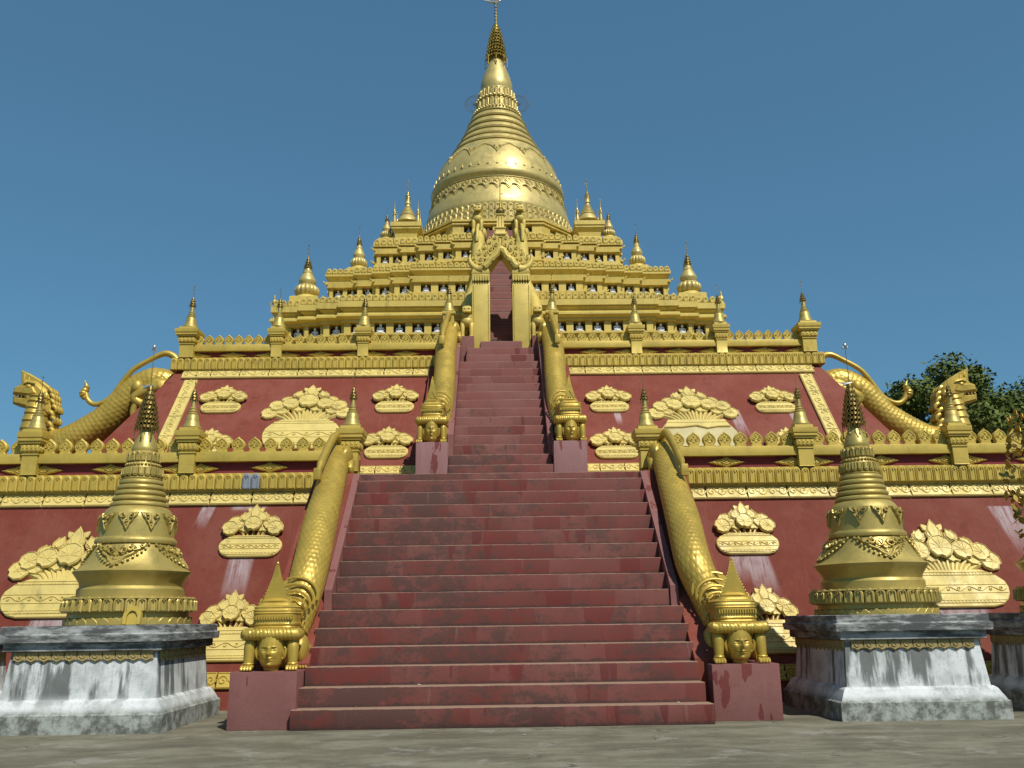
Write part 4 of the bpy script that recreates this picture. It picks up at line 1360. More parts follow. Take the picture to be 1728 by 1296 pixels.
def face_mesh(w, h, d, mat):
    """human face looking towards -y, chin at z=0, top at h"""
    nu, nv = 64, 60
    def gs(a, b, ca, cb, sa, sb): return math.exp(-((a - ca) / sa) ** 2 - ((b - cb) / sb) ** 2)
    rs = []
    for i in range(nv + 1):
        t = i / nv
        prof = 0.60 + 0.40 * (t / .5) ** 0.75 if t < .5 else 1 - .10 * ((t - .5) / .5) ** 2
        if t < .14: prof *= math.sqrt(max(.004, 1 - (1 - t / .14) ** 2))
        ring = []
        for j in range(nu):
            a = 2 * math.pi * j / nu
            x = math.sin(a)
            y = -math.cos(a)
            fx = x * prof
            y2 = y * prof
            if y < 0:
                ax = abs(fx)
                e = 0
                e += 0.30 * gs(fx, t, 0, .44, .10, .055) + 0.17 * gs(fx, t, 0, .53, .065, .10)      # nose
                e -= 0.16 * gs(ax, t, .34, .56, .17, .065)                     # sockets
                e += 0.10 * gs(ax, t, .38, .555, .16, .032)                    # eyelids
                e -= 0.05 * gs(ax, t, .36, .527, .15, .010)                    # lid line
                br = .635 + .05 * math.cos((ax - .36) * 5) - .045
                e += 0.07 * gs(ax, t, .36, br, .20, .016)                      # brow ridge
                e += 0.11 * gs(fx, t, 0, .315, .20, .022) + 0.13 * gs(fx, t, 0, .262, .17, .024)
                e -= 0.10 * gs(fx, t, 0, .289, .26, .010)                      # mouth line
                e -= 0.05 * gs(fx, t, 0, .365, .05, .02)
                e += 0.10 * gs(fx, t, 0, .12, .18, .07)                        # chin
                e += 0.05 * gs(ax, t, .45, .42, .2, .12)                       # cheeks
                y2 -= 1.45 * e * min(1, -y * 1.6)
            ring.append((fx * w / 2, y2 * d, t * h))
        rs.append(ring)
    g = G()
    g.rings(rs)
    return g

def guardian(name_label, X, Y, Z, sx, sz, body_pts, body_r, tail_pts, group, low=True):
    t = thing('guardian_statue', name_label, 'statue', T(X, Y, Z), group)
    def P(nm, g, parent=None, mat=GOLDS, smooth=40):
        g.map(lambda x, y, z: (x * sx, y * (sx + 1) / 2, z * sz))
        return part(nm, g, mat, parent or t, W=WM[t.name], smooth=smooth)
    fg = face_mesh(0.42, 0.54, 0.20, GOLDS).map(lambda x, y, z: (x, y + 0.04, z + 0.03))
    fc = P('face', fg, smooth=80)
    for s_ in (-1, 1):
        g = G()
        g.tube(catmull([(s_ * .175, .03, .36), (s_ * .215, .0, .37), (s_ * .235, .0, .33), (s_ * .23, .0, .25), (s_ * .20, .02, .19), (s_ * .175, .03, .20)], 3), [.012, .016] + [.022] * 13 + [.01], 7)
        g.ell((s_ * .20, .03, .28), (.03, .04, .08), 8, 6)
        P('ear', g, fc)
    g = G()      # chin and throat block below the face
    g.rings([[(a * .15 * w, .07 + b * .13 * w, z) for a, b in ((math.cos(q), math.sin(q)) for q in [2 * math.pi * j / 16 for j in range(16)])] for w, z in ((.75, 0.0), (.85, .05), (1.0, .14), (1.05, .25), (1, .4))])
    P('throat', g)
    # legs with paws
    for s_ in (-1, 1):
        g = G()
        pts = [(s_ * .335, .10, .50), (s_ * .34, .04, .42), (s_ * .345, .02, .30), (s_ * .35, .01, .16), (s_ * .355, .0, .07), (s_ * .36, -.03, .03)]
        g.tube(catmull(pts, 3), [.085, .09, .092, .094, .095, .094, .09, .087, .083, .079, .076, .075, .076, .078, .078, .06], 16)
        g.lathe([(.082, .10), (.09, .115), (.082, .13)], 16, (s_ * .353, .005))
        for k in range(4):
            xx = s_ * .36 + (k - 1.5) * .046
            g.tube(catmull([(xx, .02, .07), (xx, -.06, .065), (xx, -.105, .035), (xx, -.115, .01)], 3), [.03, .032, .034, .034, .033, .031, .028, .025, .022, .015], 8)
        P('foreleg', g)
    # rolled headband
    g = G()
    def tw(v, u, r): return 0.008 * math.sin((v * 26 + u * 2) * 2 * math.pi)
    n = 44
    pts = []
    for i in range(n + 1):
        q = i / n * 2 - 1
        x = .40 * max(-1, min(1, q * 1.35))
        over = max(0, abs(q) - .74) / .26
        pts.append((x + (math.copysign(.02, q) * math.sin(over * 1.5)), -.03 + .30 * over ** 1.3 - .03 * (1 - (x / .4) ** 2), .565))
    g.tube(pts, [.095 * min(1, .5 + 6 * min(i, n - i) / n) for i in range(n + 1)], 16, tw)
    P('headband', g)
    # crown drum
    g = G()
    def rr(hx, hy, z, n=40, e=4.5, cy=.32):
        out = []
        for j in range(n):
            a = 2 * math.pi * j / n
            c, s2 = math.cos(a), math.sin(a)
            out.append((hx * math.copysign(abs(c) ** (2 / e), c), cy + hy * math.copysign(abs(s2) ** (2 / e), s2), z))
        return out
    zz, rows = .60, []
    H = .46
    for i in range(26):
        q = i / 25
        b = .335 + .035 * math.sin(math.pi * min(1, q * 1.05))
        b += -.012 if i % 3 == 2 and (i < 9 or i > 15) else 0
        if 9 <= i <= 15: b -= .018
        if i > 21: b -= .02 * (i - 21)
        rows.append(rr(b, b * .92, zz + H * q))
    rows.append(rr(.27, .25, zz + H + .03, e=3))
    rows.append(rr(.21, .20, zz + H + .07, e=2.4))
    rows.append(rr(.10, .10, zz + H + .095, e=2))
    g.rings(rows)
    cr = P('crown', g, smooth=30)
    g = G()
    for i in range(15):
        x = -.30 + .60 * i / 14
        g.box(x - .012, x + .012, -.035, .06, .60 + H * .42, .60 + H * .56)
    P('beading', g, cr)
    # pointed finial: flat fronted ogee
    g = G()
    pk = .84 if low else .72
    prof = [(.27 * pk, 1.06), (.235 * pk, 1.12), (.19 * pk, 1.22), (.145 * pk, 1.33), (.105 * pk, 1.43), (.068 * pk, 1.54), (.036, 1.63), (.016, 1.70)]
    g.rings([[(-w, .14 - .0 * w, z), (w, .14, z), (w * .9, .14 + w * .5, z), (0, .14 + w * 1.1, z), (-w * .9, .14 + w * .5, z)] for w, z in prof])
    g.ell((0, .15, 1.69), (.022, .022, .03), 8, 5)
    for s_ in (-1, 1):
        for k in range(14):
            q = k / 13
            w = .27 * pk * (1 - q) ** 1.35 + .016
            g.ell((s_ * w, .155, 1.07 + .61 * q), (.010, .02, .02), 6, 4)
    sp = P('crown_point', g, cr, smooth=25)
    if not low:
        g = G()
        g.ridge([(-.17, 1.09), (0, 1.32), (.17, 1.09)], .02, .015, .14, False)
        P('trim', g, cr)
        g = G()
        for s_ in (-1, 1):
            g.box(s_ * .035 - .013, s_ * .035 + .013, .125, .15, 1.13, 1.16)
        P('dark_mark', g, cr, DARKEYE)
    # crouching trunk
    g = G()
    g.tube(catmull([(0, .10, .33), (0, .45, .34), (0, .85, .42), (0, 1.2, .62)], 5), [.26, .30, .31, .32, .33, .33, .34, .34, .34, .34, .34, .34, .34, .34, .34, .32], 20)
    g.tube(catmull([(0, .30, .55), (0, .7, .75), (0, 1.1, 1.0), (0, 1.4, 1.2)], 4), .34, 20)
    P('trunk', g)
    for s_ in (-1, 1):
        g = G()
        g.ell((s_ * .36, .62, .30), (.12, .24, .26), 14, 9)
        g.tube(catmull([(s_ * .40, .75, .35), (s_ * .43, .70, .20), (s_ * .43, .60, .08), (s_ * .43, .48, .04)], 3), [.11, .10, .09, .08, .075, .07, .068, .066, .06, .05], 10)
        for k in range(3):
            g.ell((s_ * .43 + (k - 1) * .045, .44, .035), (.028, .05, .035), 8, 5)
        P('hind_leg', g)
    # scrolled mane
    g = G()
    for s_ in (-1, 1):
        for k, (r, zz_, yy) in enumerate(((.16, .98, .72), (.11, 1.06, .62), (.085, .88, .60), (.10, .70, .62), (.08, .56, .60))):
            pts = [(s_ * (.34 + .02 * (k % 2)), yy + (a_ - 0), b_) for a_, b_ in spiral(0, zz_, r, 1.4, math.pi, 1, 16)]
            g.tube(pts, [.028 * (1 - .5 * i / 16) for i in range(17)], 7)
        g.ell((s_ * .35, .66, .98), (.07, .09, .09), 10, 7)
    for k in range(4):
        ix = -1 if X > 0 else 1
        r = .25 + .045 * k
        pts = [(ix * (.14 + r * math.cos(a)), .66 + .09 * k, .95 + .08 * k + r * .80 * math.sin(a)) for a in [math.pi * (.72 * q / 14 - .08) for q in range(15)]]
        g.tube(pts, [.032 - .012 * q / 14 for q in range(15)], 7)
    P('mane', g)
    # scaled body climbing beside the steps (world coordinates)
    pts = catmull(body_pts, 22)
    L = len(pts)
    rr_ = []
    nseg = len(body_r) - 1
    for i in range(L):
        q = i / (L - 1) * nseg
        k = min(int(q), nseg - 1)
        rr_.append(body_r[k] + (body_r[k + 1] - body_r[k]) * (q - k))
    g = G()
    length = sum((Vector(a) - Vector(b_)).length for a, b_ in zip(pts, pts[1:]))
    nrow = int(length / 0.10)
    # resample so that each scale row gets 5 rings
    P2 = [Vector(p) for p in pts]
    cum = [0]
    for a, b_ in zip(P2, P2[1:]): cum.append(cum[-1] + (b_ - a).length)
    M_ = nrow * 5
    np_, nr_ = [], []
    k = 0
    for i in range(M_ + 1):
        dd = length * i / M_
        while k < L - 2 and cum[k + 1] < dd: k += 1
        q = (dd - cum[k]) / max(1e-6, cum[k + 1] - cum[k])
        np_.append(P2[k].lerp(P2[k + 1], min(1, q)))
        nr_.append(rr_[k] + (rr_[k + 1] - rr_[k]) * min(1, q))
    g.tube(np_, nr_, 120, scales(20, nrow, 0.010), up=(1, 0, 0))
    bd = part('scaled_body', g, GOLDS, t, W=I4, smooth=28)
    # haunch at the top end
    e = Vector(body_pts[-1])
    d = (e - Vector(body_pts[-2])).normalized()
    g = G()
    for s_ in (-1, 1):
        c = e - d * .10 + Vector((s_ * body_r[-1] * .8, 0, -.04))
        g.ell(c, (.15, .30, .26), 14, 9)
        g.tube(catmull([tuple(c + Vector((s_ * .06, .05, -.1))), tuple(c + Vector((s_ * .12, -.22, -.28))), tuple(c + Vector((s_ * .12, -.05, -.50))), tuple(c + Vector((s_ * .12, -.25, -.60)))], 4), [.13, .12, .11, .10, .09, .085, .08, .075, .07, .065, .06, .06, .05], 10)
        g.ell(c + Vector((s_ * .12, -.30, -.60)), (.06, .09, .045), 8, 6)
    part('haunch', g, GOLDS, t, W=I4)
    g = G()
    tp = catmull(tail_pts, 6)
    g.tube(tp, [.055 + .045 * min(1, i / 6) - (.03 if i > len(tp) - 4 else 0) for i in range(len(tp))], 12, flat=.8)
    q = Vector(tail_pts[-1])
    g.cbox(q.x - .075, q.x + .075, q.y - .09, q.y + .07, q.z - .14, q.z + .10, .02)
    part('tail', g, GOLDS, t, W=I4)
    return t

PD = []
def pedestal(x0, x1, y0, y1, z0, z1, label, mat=PINK):
    t = thing('pedestal', label, 'pedestal', T((x0 + x1) / 2, (y0 + y1) / 2, z0), 'red pedestals under the statues')
    g = G()
    g.cbox(x0, x1, y0, y1, z0, z1, 0.012, jit=.004, cuts=4)
    part('block', g, mat, t, W=I4)
    return t
pedestal(-4.27, -3.22, 14.66, 16.0, 0, 0.86, 'reddish pink pedestal at the left foot of the lower stairs')
pedestal(3.36, 4.45, 14.92, 16.2, 0, 0.86, 'reddish pink pedestal at the right foot of the lower stairs')
pedestal(-1.98, -1.235, 20.55, 21.6, 4.8, 5.66, 'pale pink pedestal on the left of the upper stairs', PINKP)
pedestal(1.255, 2.04, 20.55, 21.6, 4.8, 5.66, 'pale pink pedestal on the right of the upper stairs', PINKP)
pedestal(-1.15, -0.74, 25.05, 25.9, 8.9, 9.72, 'small pink pedestal against the left gate jamb', PINK)
pedestal(0.98, 1.36, 25.05, 25.9, 8.9, 9.72, 'small pink pedestal against the right gate jamb', PINK)

for s_, side, X, Y in ((-1, 'left', -3.70, 14.88), (1, 'right', 3.88, 15.08)):
    bx = -3.62 if s_ < 0 else 3.66
    guardian('gilded crouching guardian with human face at the %s foot of the lower stairs' % side, X, Y, .86, 1.0, 1.0,
             [(X * .97, Y + .85, 1.45), (X * .945, Y + 1.1, 1.95), (bx - s_ * .17, 16.4, 2.55), (bx - s_ * .13, 17.3, 3.42), (bx - s_ * .08, 18.2, 4.08), (bx - s_ * .03, 19.1, 4.75), (bx, 19.75, 5.25)],
             [.28, .31, .32, .32, .30, .28, .22],
             [(bx, 19.9, 5.50), (bx + s_ * .05, 19.55, 5.62), (bx + s_ * .10, 19.15, 5.36), (bx + s_ * .12, 18.6, 4.95), (bx + s_ * .12, 18.1, 4.55)],
             'crouching guardians beside the stairs')
for s_, side in ((-1, 'left'), (1, 'right')):
    bx = s_ * 1.60 + .02
    guardian('gilded guardian with human face under a trimmed pointed crown, %s of the upper stairs' % side, s_ * 1.66 + .03, 20.75, 5.66, .80, .98,
             [(bx * .95, 21.5, 6.2), (bx * .93, 21.8, 6.6), (bx * .92, 22.3, 7.2), (bx * .93, 23.1, 8.05), (bx * .95, 24.0, 8.95), (bx * .93, 24.7, 9.6), (bx * .92, 25.1, 10.0)],
             [.22, .26, .28, .28, .28, .26, .20],
             [(bx * .92, 25.15, 10.35), (bx * .94, 24.8, 10.30), (bx * .96, 24.4, 9.98), (bx * .99, 23.9, 9.55), (bx * 1.0, 23.5, 9.12)],
             'crouching guardians beside the stairs', low=False)

# small spires on the upper guardian tails' line (pillar tops next to the stairs)
for s_, side, x in ((-1, 'left', -1.50), (1, 'right', 1.60)):
    t = thing('stair_head_pillar', 'slim golden spire behind the %s upper guardian tail' % side, 'spire', T(x, 25.3, 9.2))
    g = G()
    g.sq([(.16, 9.2), (.16, 10.45), (.2, 10.47), (.2, 10.55)], (x, 25.35))
    part('shaft', g, GOLD, t, W=I4)
    small_spire(t, x, 25.35, 10.55, 0.95)

def small_lion(label, X, Y, Z, s, body=None, tail=None):
    t = thing('standing_lion', label, 'statue', T(X, Y, Z), 'small standing lions beside the gate and top stairs')
    M = T(X, Y, Z) @ S(s)
    for q in (-1, 1):
        g = G()
        g.tube(catmull([(q * .13, .05, .52), (q * .14, .0, .38), (q * .14, -.02, .2), (q * .14, -.02, .07), (q * .14, -.06, .03)], 3), [.08, .085, .085, .08, .075, .07, .065, .065, .062, .06, .062, .066, .05], 10)
        for k in range(3):
            g.ell((q * .14 + (k - 1) * .045, -.10, .03), (.026, .05, .03), 7, 5)
        part('foreleg', g, GOLDT, t, W=M)
    g = G()
    g.ell((0, .08, .56), (.21, .20, .20), 16, 10)
    g.tube(catmull([(0, .15, .5), (0, .4, .52), (0, .7, .7)], 4), .19, 14)
    part('chest', g, GOLDT, t, W=M)
    g = G()
    g.tube([(0, .1, .62), (0, .06, .74), (0, .03, .80)], [.17, .15, .13], 14)
    for k in range(3):
        g.lathe([(.20 - .01 * k, .66 + .045 * k), (.19 - .01 * k, .69 + .045 * k), (.12, .70 + .045 * k)], 14, (0, .09))
    part('neck', g, GOLDT, t, W=M)
    g = G()
    g.cbox(-.14, .14, -.17, .16, .82, 1.0, .03)
    g.cbox(-.11, .11, -.22, .0, .80, .86, .02)
    for q in (-1, 1):
        g.ell((q * .07, -.17, .94), (.035, .03, .03), 8, 5)
        g.prism([(q * .10 - .03, .98), (q * .10 + .03, .98), (q * .12, 1.06)], -.02, .03)
    g.ell((0, -.18, .88), (.05, .03, .025), 8, 5)
    g.cbox(-.09, .09, -.08, .12, 1.0, 1.05, .015)
    part('head', g, GOLDT, t, W=M)
    if body:
        g = G()
        pts = catmull(body, 10)
        L = len(pts)
        g.tube(pts, [.17 + .05 * math.sin(math.pi * i / L) for i in range(L)], 48, scales(12, int(L * 1.0), .012), up=(1, 0, 0))
        part('scaled_body', g, GOLDT, t, W=I4, smooth=28)
        g = G()
        e = body[-1]
        for q in (-1, 1):
            g.ell((e[0] + q * .19, e[1] - .05, e[2] - .02), (.10, .2, .22), 10, 7)
        tp = catmull(tail, 5)
        g.tube(tp, [.03 + .03 * min(1, i / 4) for i in range(len(tp))], 8)
        q = tail[-1]
        g.cbox(q[0] - .05, q[0] + .05, q[1] - .06, q[1] + .05, q[2] - .1, q[2] + .08, .015)
        part('tail', g, GOLDT, t, W=I4)
    return t
for s_, side, x in ((-1, 'left', -.955), (1, 'right', 1.165)):
    b2 = -0.68 if s_ < 0 else .82
    small_lion('small golden lion with pale chest standing on the pedestal %s of the gate' % side, x, 25.25, 9.72, .95,
               [(x, 25.6, 10.3), (x * .95, 26.3, 11.2), (b2, 27.2, 12.3), (b2, 28.1, 13.45), (b2, 28.9, 14.45), (b2, 29.2, 14.85)],
               [(b2, 29.2, 15.15), (b2 + s_ * .02, 28.95, 15.1), (b2 + s_ * .04, 28.7, 14.8), (b2 + s_ * .04, 28.45, 14.35)])
for s_, side, x in ((-1, 'left', -.74), (1, 'right', .80)):
    small_lion('small golden lion standing high above the %s half of the gate arch' % side, x, 29.6, 15.12, .98)
    g = G()
    g.box(x - .22, x + .22, 29.5, 30.1, 14.3, 15.12)
    tt = thing('lion_base', 'narrow golden block under the %s lion above the gate' % side, 'base', T(x, 29.8, 14.3))
    part('block', g, GOLDT, tt, W=I4)

# ------------------------------------------------------------------ gate
GX, GY = 0.075, 25.3
gate = thing('gate', 'tall golden gate with flame crested arch at the head of the stairs', 'gate', T(GX, GY, 9.4))
for s_ in (-1, 1):
    g = G()
    x0, x1 = s_ * .34, s_ * .88
    a, b = min(x0, x1), max(x0, x1)
    g.cbox(GX + a, GX + b, GY - .02, GY + .62, 9.30, 11.72, .012)
    g.cbox(GX + a - (.0 if s_ > 0 else 0), GX + b, GY - .045, GY + .0, 9.38, 11.5, .01)
    jm = part('jamb', g, GOLDT, gate, W=I4)
    g = G()
    for xx in (a + .045, b - .045):
        for k in range(44):
            g.ell((GX + xx, GY - .05, 9.45 + k * .045), (.016, .014, .016), 5, 3)
    part('beading', g, GOLDT, jm, W=I4)
    g = G()
    m = (a + b) / 2
    for k in range(7):
        u = GX + a + (b - a) * (k + .5) / 7
        g.prism([(u - .034, 11.55), (u, 11.50), (u + .034, 11.55), (u + .036, 11.68), (u - .036, 11.68)], GY - .11, GY, .01)
    g.cbox(GX + a - .0, GX + b + .0, GY - .09, GY + .6, 11.68, 11.74, .01)
    part('lotus_capital', g, GOLDT, jm, W=I4)
    g = G()
    g.rings([[(GX + m + p * w, GY + .28 + q * d, z) for p, q in ((-1, -1), (1, -1), (1, 1), (-1, 1))] for w, d, z in ((.26, .36, 11.74), (.28, .38, 11.78), (.22, .36, 11.95), (.12, .3, 12.02))])
    part('impost', g, GOLDT, gate, W=I4)
    # outer horn
    g = G()
    hp = [(GX + s_ * p, GY + .0, z) for p, z in ((.56, 11.92), (.70, 11.93), (.83, 12.02), (.92, 12.15), (.95, 12.30), (.92, 12.42))]
    hp = catmull(hp, 4)
    g.tube(hp, [.165 - .145 * (i / (len(hp) - 1)) ** .9 for i in range(len(hp))], 14, lambda v, u, r: .008 * math.sin(u * 2 * math.pi * 7))
    g.ell((GX + s_ * .93, GY - .01, 12.50), (.04, .04, .045), 8, 6)
    part('horn', g, GOLDT, gate, W=I4)
# arch roll
g = G()
half_a = [(.50, 11.98), (.43, 12.05), (.35, 12.17), (.27, 12.24), (.17, 12.36), (.08, 12.50), (0.0, 12.56)]
ap = [(GX - x, GY - .06, z) for x, z in half_a] + [(GX + x, GY - .06, z) for x, z in reversed(half_a[:-1])]
ap = catmull(ap, 5)
g.tube(ap, .112, 18, lambda v, u, r: .007 * math.sin(u * 2 * math.pi * 9 + v * 30), up=(0, 1, 0))
arch = part('arch_roll', g, GOLDT, gate, W=I4)
for s_ in (-1, 1):
    for (x, z, r) in ((.47, 12.0, .11), (.26, 12.22, .085)):
        g = G()
        g.tube([(GX + s_ * a_, GY - .13, b_) for a_, b_ in spiral(x, z, r, 1.5, 0, 1, 18)], [.026 * (1 - .5 * i / 18) for i in range(19)], 7)
        g.ell((GX + s_ * x, GY - .10, z), (r * .9, .06, r * .9), 12, 7)
        part('scroll', g, GOLDT, arch, W=I4)
# wall behind the roll
g = G()
wl_ = [(.88, 11.72), (.88, 12.02), (.6, 12.15), (.42, 12.42), (.2, 12.7), (0.0, 12.80)]
inn = [(0.0, 12.44), (.10, 12.30), (.24, 12.10), (.36, 11.93), (.36, 11.72)]
out = [(GX + x, z) for x, z in wl_] + [(GX - x, z) for x, z in reversed(wl_[:-1])] + [(GX - x, z) for x, z in reversed(inn)] + [(GX + x, z) for x, z in inn[1:]]
out = out
g.prism(list(reversed(out)), GY + .02, GY + .50, 0)
part('arch_wall', g, GOLDT, gate, W=I4)
# flame ornaments
def flame(w, h):
    w, h = w * 1.12, h * 1.15
    g = G()
    g.prism([(-w / 2, 0), (w / 2, 0), (w * .62, h * .3), (w * .40, h * .52), (w * .56, h * .70), (w * .28, h * .86), (w * .10, h), (-w * .22, h * .86), (-w * .50, h * .70), (-w * .38, h * .52), (-w * .60, h * .3)], -.06, .06, .015)
    g.ridge(spiral(0, h * .28, w * .34, 1.3, 1.57, 1, 12), w * .18, .03, -.06)
    g.ridge(spiral(0, h * .64, w * .28, 1.2, 1.57, -1, 10), w * .16, .03, -.06)
    g.ell((0, -.06, h * .9), (w * .14, .03, h * .06), 6, 4)
    return g.mesh('flame_ornament', GOLDT)
for s_ in (-1, 1):
    for x, z, w, h in ((.79, 12.00, .16, .36), (.62, 12.10, .17, .44), (.46, 12.25, .18, .50), (.30, 12.40, .19, .54), (.14, 12.54, .18, .56)):
        part('flame_ornament', flame(w, h), None, gate, W=T(GX + s_ * x, GY + .02 + (.02 if s_ > 0 else 0), z) @ RY(s_ * R(3)) @ S(s_, 1, 1))
g = G()
c = GX
g.sq([(.11, 12.62), (.10, 12.98), (.13, 12.99), (.13, 13.05)], (c, GY + .1))
g.sq([(.16, 13.05), (.17, 13.08), (.15, 13.12), (.15, 13.24), (.18, 13.27), (.18, 13.30), (.13, 13.31), (.115, 13.34), (.10, 13.72), (.13, 13.74), (.13, 13.77)], (c, GY + .1))
fn = part('finial', g, GOLDT, gate, W=I4)
g = G()
for s_ in (-1, 1):
    g.ridge([(c + s_ * .05, 12.62), (c + s_ * .05, 12.98)], .03, .03, GY - .01, False)
    g.ridge([(c + s_ * .045, 13.34), (c + s_ * .045, 13.72)], .02, .02, GY - .01, False)
part('post_trim', g, GOLDT, fn, W=I4)
g = G()
g.ell((c, GY + .1, 13.88), (.135, .135, .13), 18, 12)
for i in range(12):
    for j in range(5):
        a = 2 * math.pi * i / 12 + j * .3
        p = -1 + j * .5
        g.ell((c + .135 * math.cos(p) * math.cos(a), GY + .1 + .135 * math.cos(p) * math.sin(a), 13.88 + .13 * math.sin(p)), (.02, .02, .02), 5, 3)
part('filigree_ball', g, HTI, fn, W=I4)
g = G()
g.lathe([(.05, 14.0), (.02, 14.15), (.012, 14.7), (.008, 15.0)], 8, (c, GY + .1))
g.ell((c, GY + .1, 14.78), (.03, .03, .03), 8, 5)
g.ell((c + .06, GY + .1, 14.5), (.05, .02, .015), 8, 5)
part('finial_rod', g, HTIG, fn, W=I4)

bar = thing('iron_barrier', 'low dark iron railing across the inside of the gate', 'railing', T(GX, 25.9, 9.6))
g = G()
for i in range(9):
    x = GX - .30 + i * .075
    g.lathe([(.008, 9.6), (.008, 9.86 + .04 * (i % 2))], 5, (x, 25.86))
part('upright', g, IRON, bar, W=I4)
g = G()
for z in (9.66, 9.82):
    g.box(GX - .34, GX + .34, 25.852, 25.868, z, z + .014)
part('rail', g, IRON, bar, W=I4)

# ------------------------------------------------------------------ corner stupas of the tiers
def ribs(n, amp): return lambda a, z: 1
def corner_stupa(label, X, Y, Z, s, sz=1.0, group='bulbous golden corner stupas'):
    t = thing('corner_stupa', label, 'stupa', T(X, Y, Z), group)
    M = T(X, Y, Z) @ S(s, s, s * sz)
    g = G()
    g.sq([(.46, -.8), (.46, .0), (.40, .04)])
    g.lathe([(.44, 0.0), (.42, .06), (.33, .12), (.28, .16)], 28)
    part('base', g, GOLDT, t, W=M)
    g = G()
    n = 14
    pr = []
    for i in range(15):
        q = i / 14
        pr.append((.22 + .19 * math.sin(math.pi * min(1, q * .93 + .07)) ** .7, .13 + .38 * q))
    g.lathe(pr, 112, mod=lambda a, z: 0.90 + 0.12 * abs(math.cos(a * n / 2)) ** .6)
    part('ribbed_bulb', g, GOLDB, t, W=M, smooth=50)
    g = G()
    g.lathe([(.20, .50), (.25, .52), (.26, .56), (.285, .60), (.28, .66), (.24, .74), (.19, .82), (.16, .88), (.17, .89), (.17, .91), (.14, .93), (.11, 1.02), (.08, 1.10), (.06, 1.2)], 28)
    part('spire', g, GOLDB, t, W=M)
    g = G()
    hti(g, 0, 0, 1.08, .13, .34, 4, 10)
    g.lathe([(.04, 1.2), (.015, 1.5)], 8)
    rod(g, 0, 0, 1.4, 1.85, .008, .028)
    part('umbrella', g, HTI, t, W=M)
    return t
for s_, side in ((-1, 'left'), (1, 'right')):
    corner_stupa('large golden ribbed stupa on the %s shoulder of the lowest niche row' % side, s_ * 6.36, 27.8, 11.88, 1.0, 1.08)
    corner_stupa('medium golden ribbed stupa on the %s shoulder of the middle niche row' % side, s_ * 4.91, 29.2, 13.50, .72, 1.28)
    corner_stupa('small golden ribbed stupa on the %s corner of the topmost niche row' % side, s_ * 4.10, 30.3, 15.12, .58, 1.25)
    # square shrine with one large and four small spires
    X, Y, Z = s_ * 3.36, 30.45, 14.7
    t = thing('corner_shrine', 'golden shrine with five spires at the %s foot of the bell' % side, 'shrine', T(X, Y, Z), 'five-spired shrines beside the bell')
    g = G()
    g.sq([(.52, 14.5), (.44, 14.6), (.44, 15.10), (.40, 15.14), (.42, 15.3), (.53, 15.45), (.53, 15.50), (.50, 15.52), (.56, 15.54), (.56, 15.70), (.5, 15.71)], (X, Y))
    part('base', g, GOLDT, t, W=I4, smooth=25)
    g = G()
    pr = [(.29, 15.7), (.29, 15.86), (.40, 15.90), (.38, 15.96), (.31, 16.06), (.29, 16.12)]
    for i in range(6):
        r = .27 - .035 * i
        pr += [(r, 16.14 + .075 * i), (r + .02, 16.17 + .075 * i), (r, 16.205 + .075 * i)]
    pr += [(.09, 16.62), (.12, 16.66), (.08, 16.75), (.09, 16.85), (.04, 17.1)]
    g.lathe(pr, 28, (X, Y))
    part('bell', g, GOLDB, t, W=I4)
    g = G()
    pm = petal_mesh(.09, .16, GOLDB, .03)
    hti(g, X, Y, 16.85, .10, .32, 4, 8)
    rod(g, X, Y, 17.1, 17.6, .008, .03)
    part('umbrella', g, HTIG, t, W=I4)
    for j in range(20):
        part('petal', pm, None, t, W=T(X, Y, 15.70) @ RZ(2 * math.pi * j / 20) @ T(0, -.29, 0))
    for qx in (-1, 1):
        for qy in (-1, 1):
            g = G()
            x, y = X + qx * .43, Y + qy * .43
            g.lathe([(.085, 15.70), (.09, 15.75), (.065, 15.85), (.05, 15.98), (.03, 16.1), (.015, 16.3), (.006, 16.55)], 12, (x, y))
            hti(g, x, y, 16.05, .07, .2, 3, 7)
            g.ell((x, y, 16.56), (.025, .025, .025), 6, 4)
            part('corner_spire', g, GOLDST, t, W=I4)
    # small urn finial at the corner of the lowest niche row
    x, y = s_ * 7.16, 26.86
    t = thing('corner_urn', 'tiny golden urn finial on the %s corner of the lowest niche row' % side, 'finial', T(x, y, 11.2))
    g = G()
    g.lathe([(.06, 11.15), (.09, 11.22), (.10, 11.30), (.06, 11.38), (.045, 11.42), (.08, 11.47), (.07, 11.53), (.03, 11.60), (.035, 11.63), (.01, 11.75)], 12, (x, y))
    g.tube([(x - .07, y - .05, 11.3), (x - .11, y - .07, 11.42), (x - .07, y - .05, 11.5)], .018, 6)
    part('urn', g, GOLDB, t, W=I4)

# spire tips rising behind the upper balustrades
for s_, side, x, y, z in ((-1, 'left', -9.16, 28.6, 10.05), (1, 'right', 9.2, 28.8, 10.0)):
    t = thing('rear_spire', 'thin dark spire tip behind the upper %s balustrade' % side, 'spire', T(x, y, 9.0))
    g = G()
    g.sq([(.2, 8.9), (.2, z)], (x, y))
    part('shaft', g, GOLD, t, W=I4)
    small_spire(t, x, y, z, 0.62)

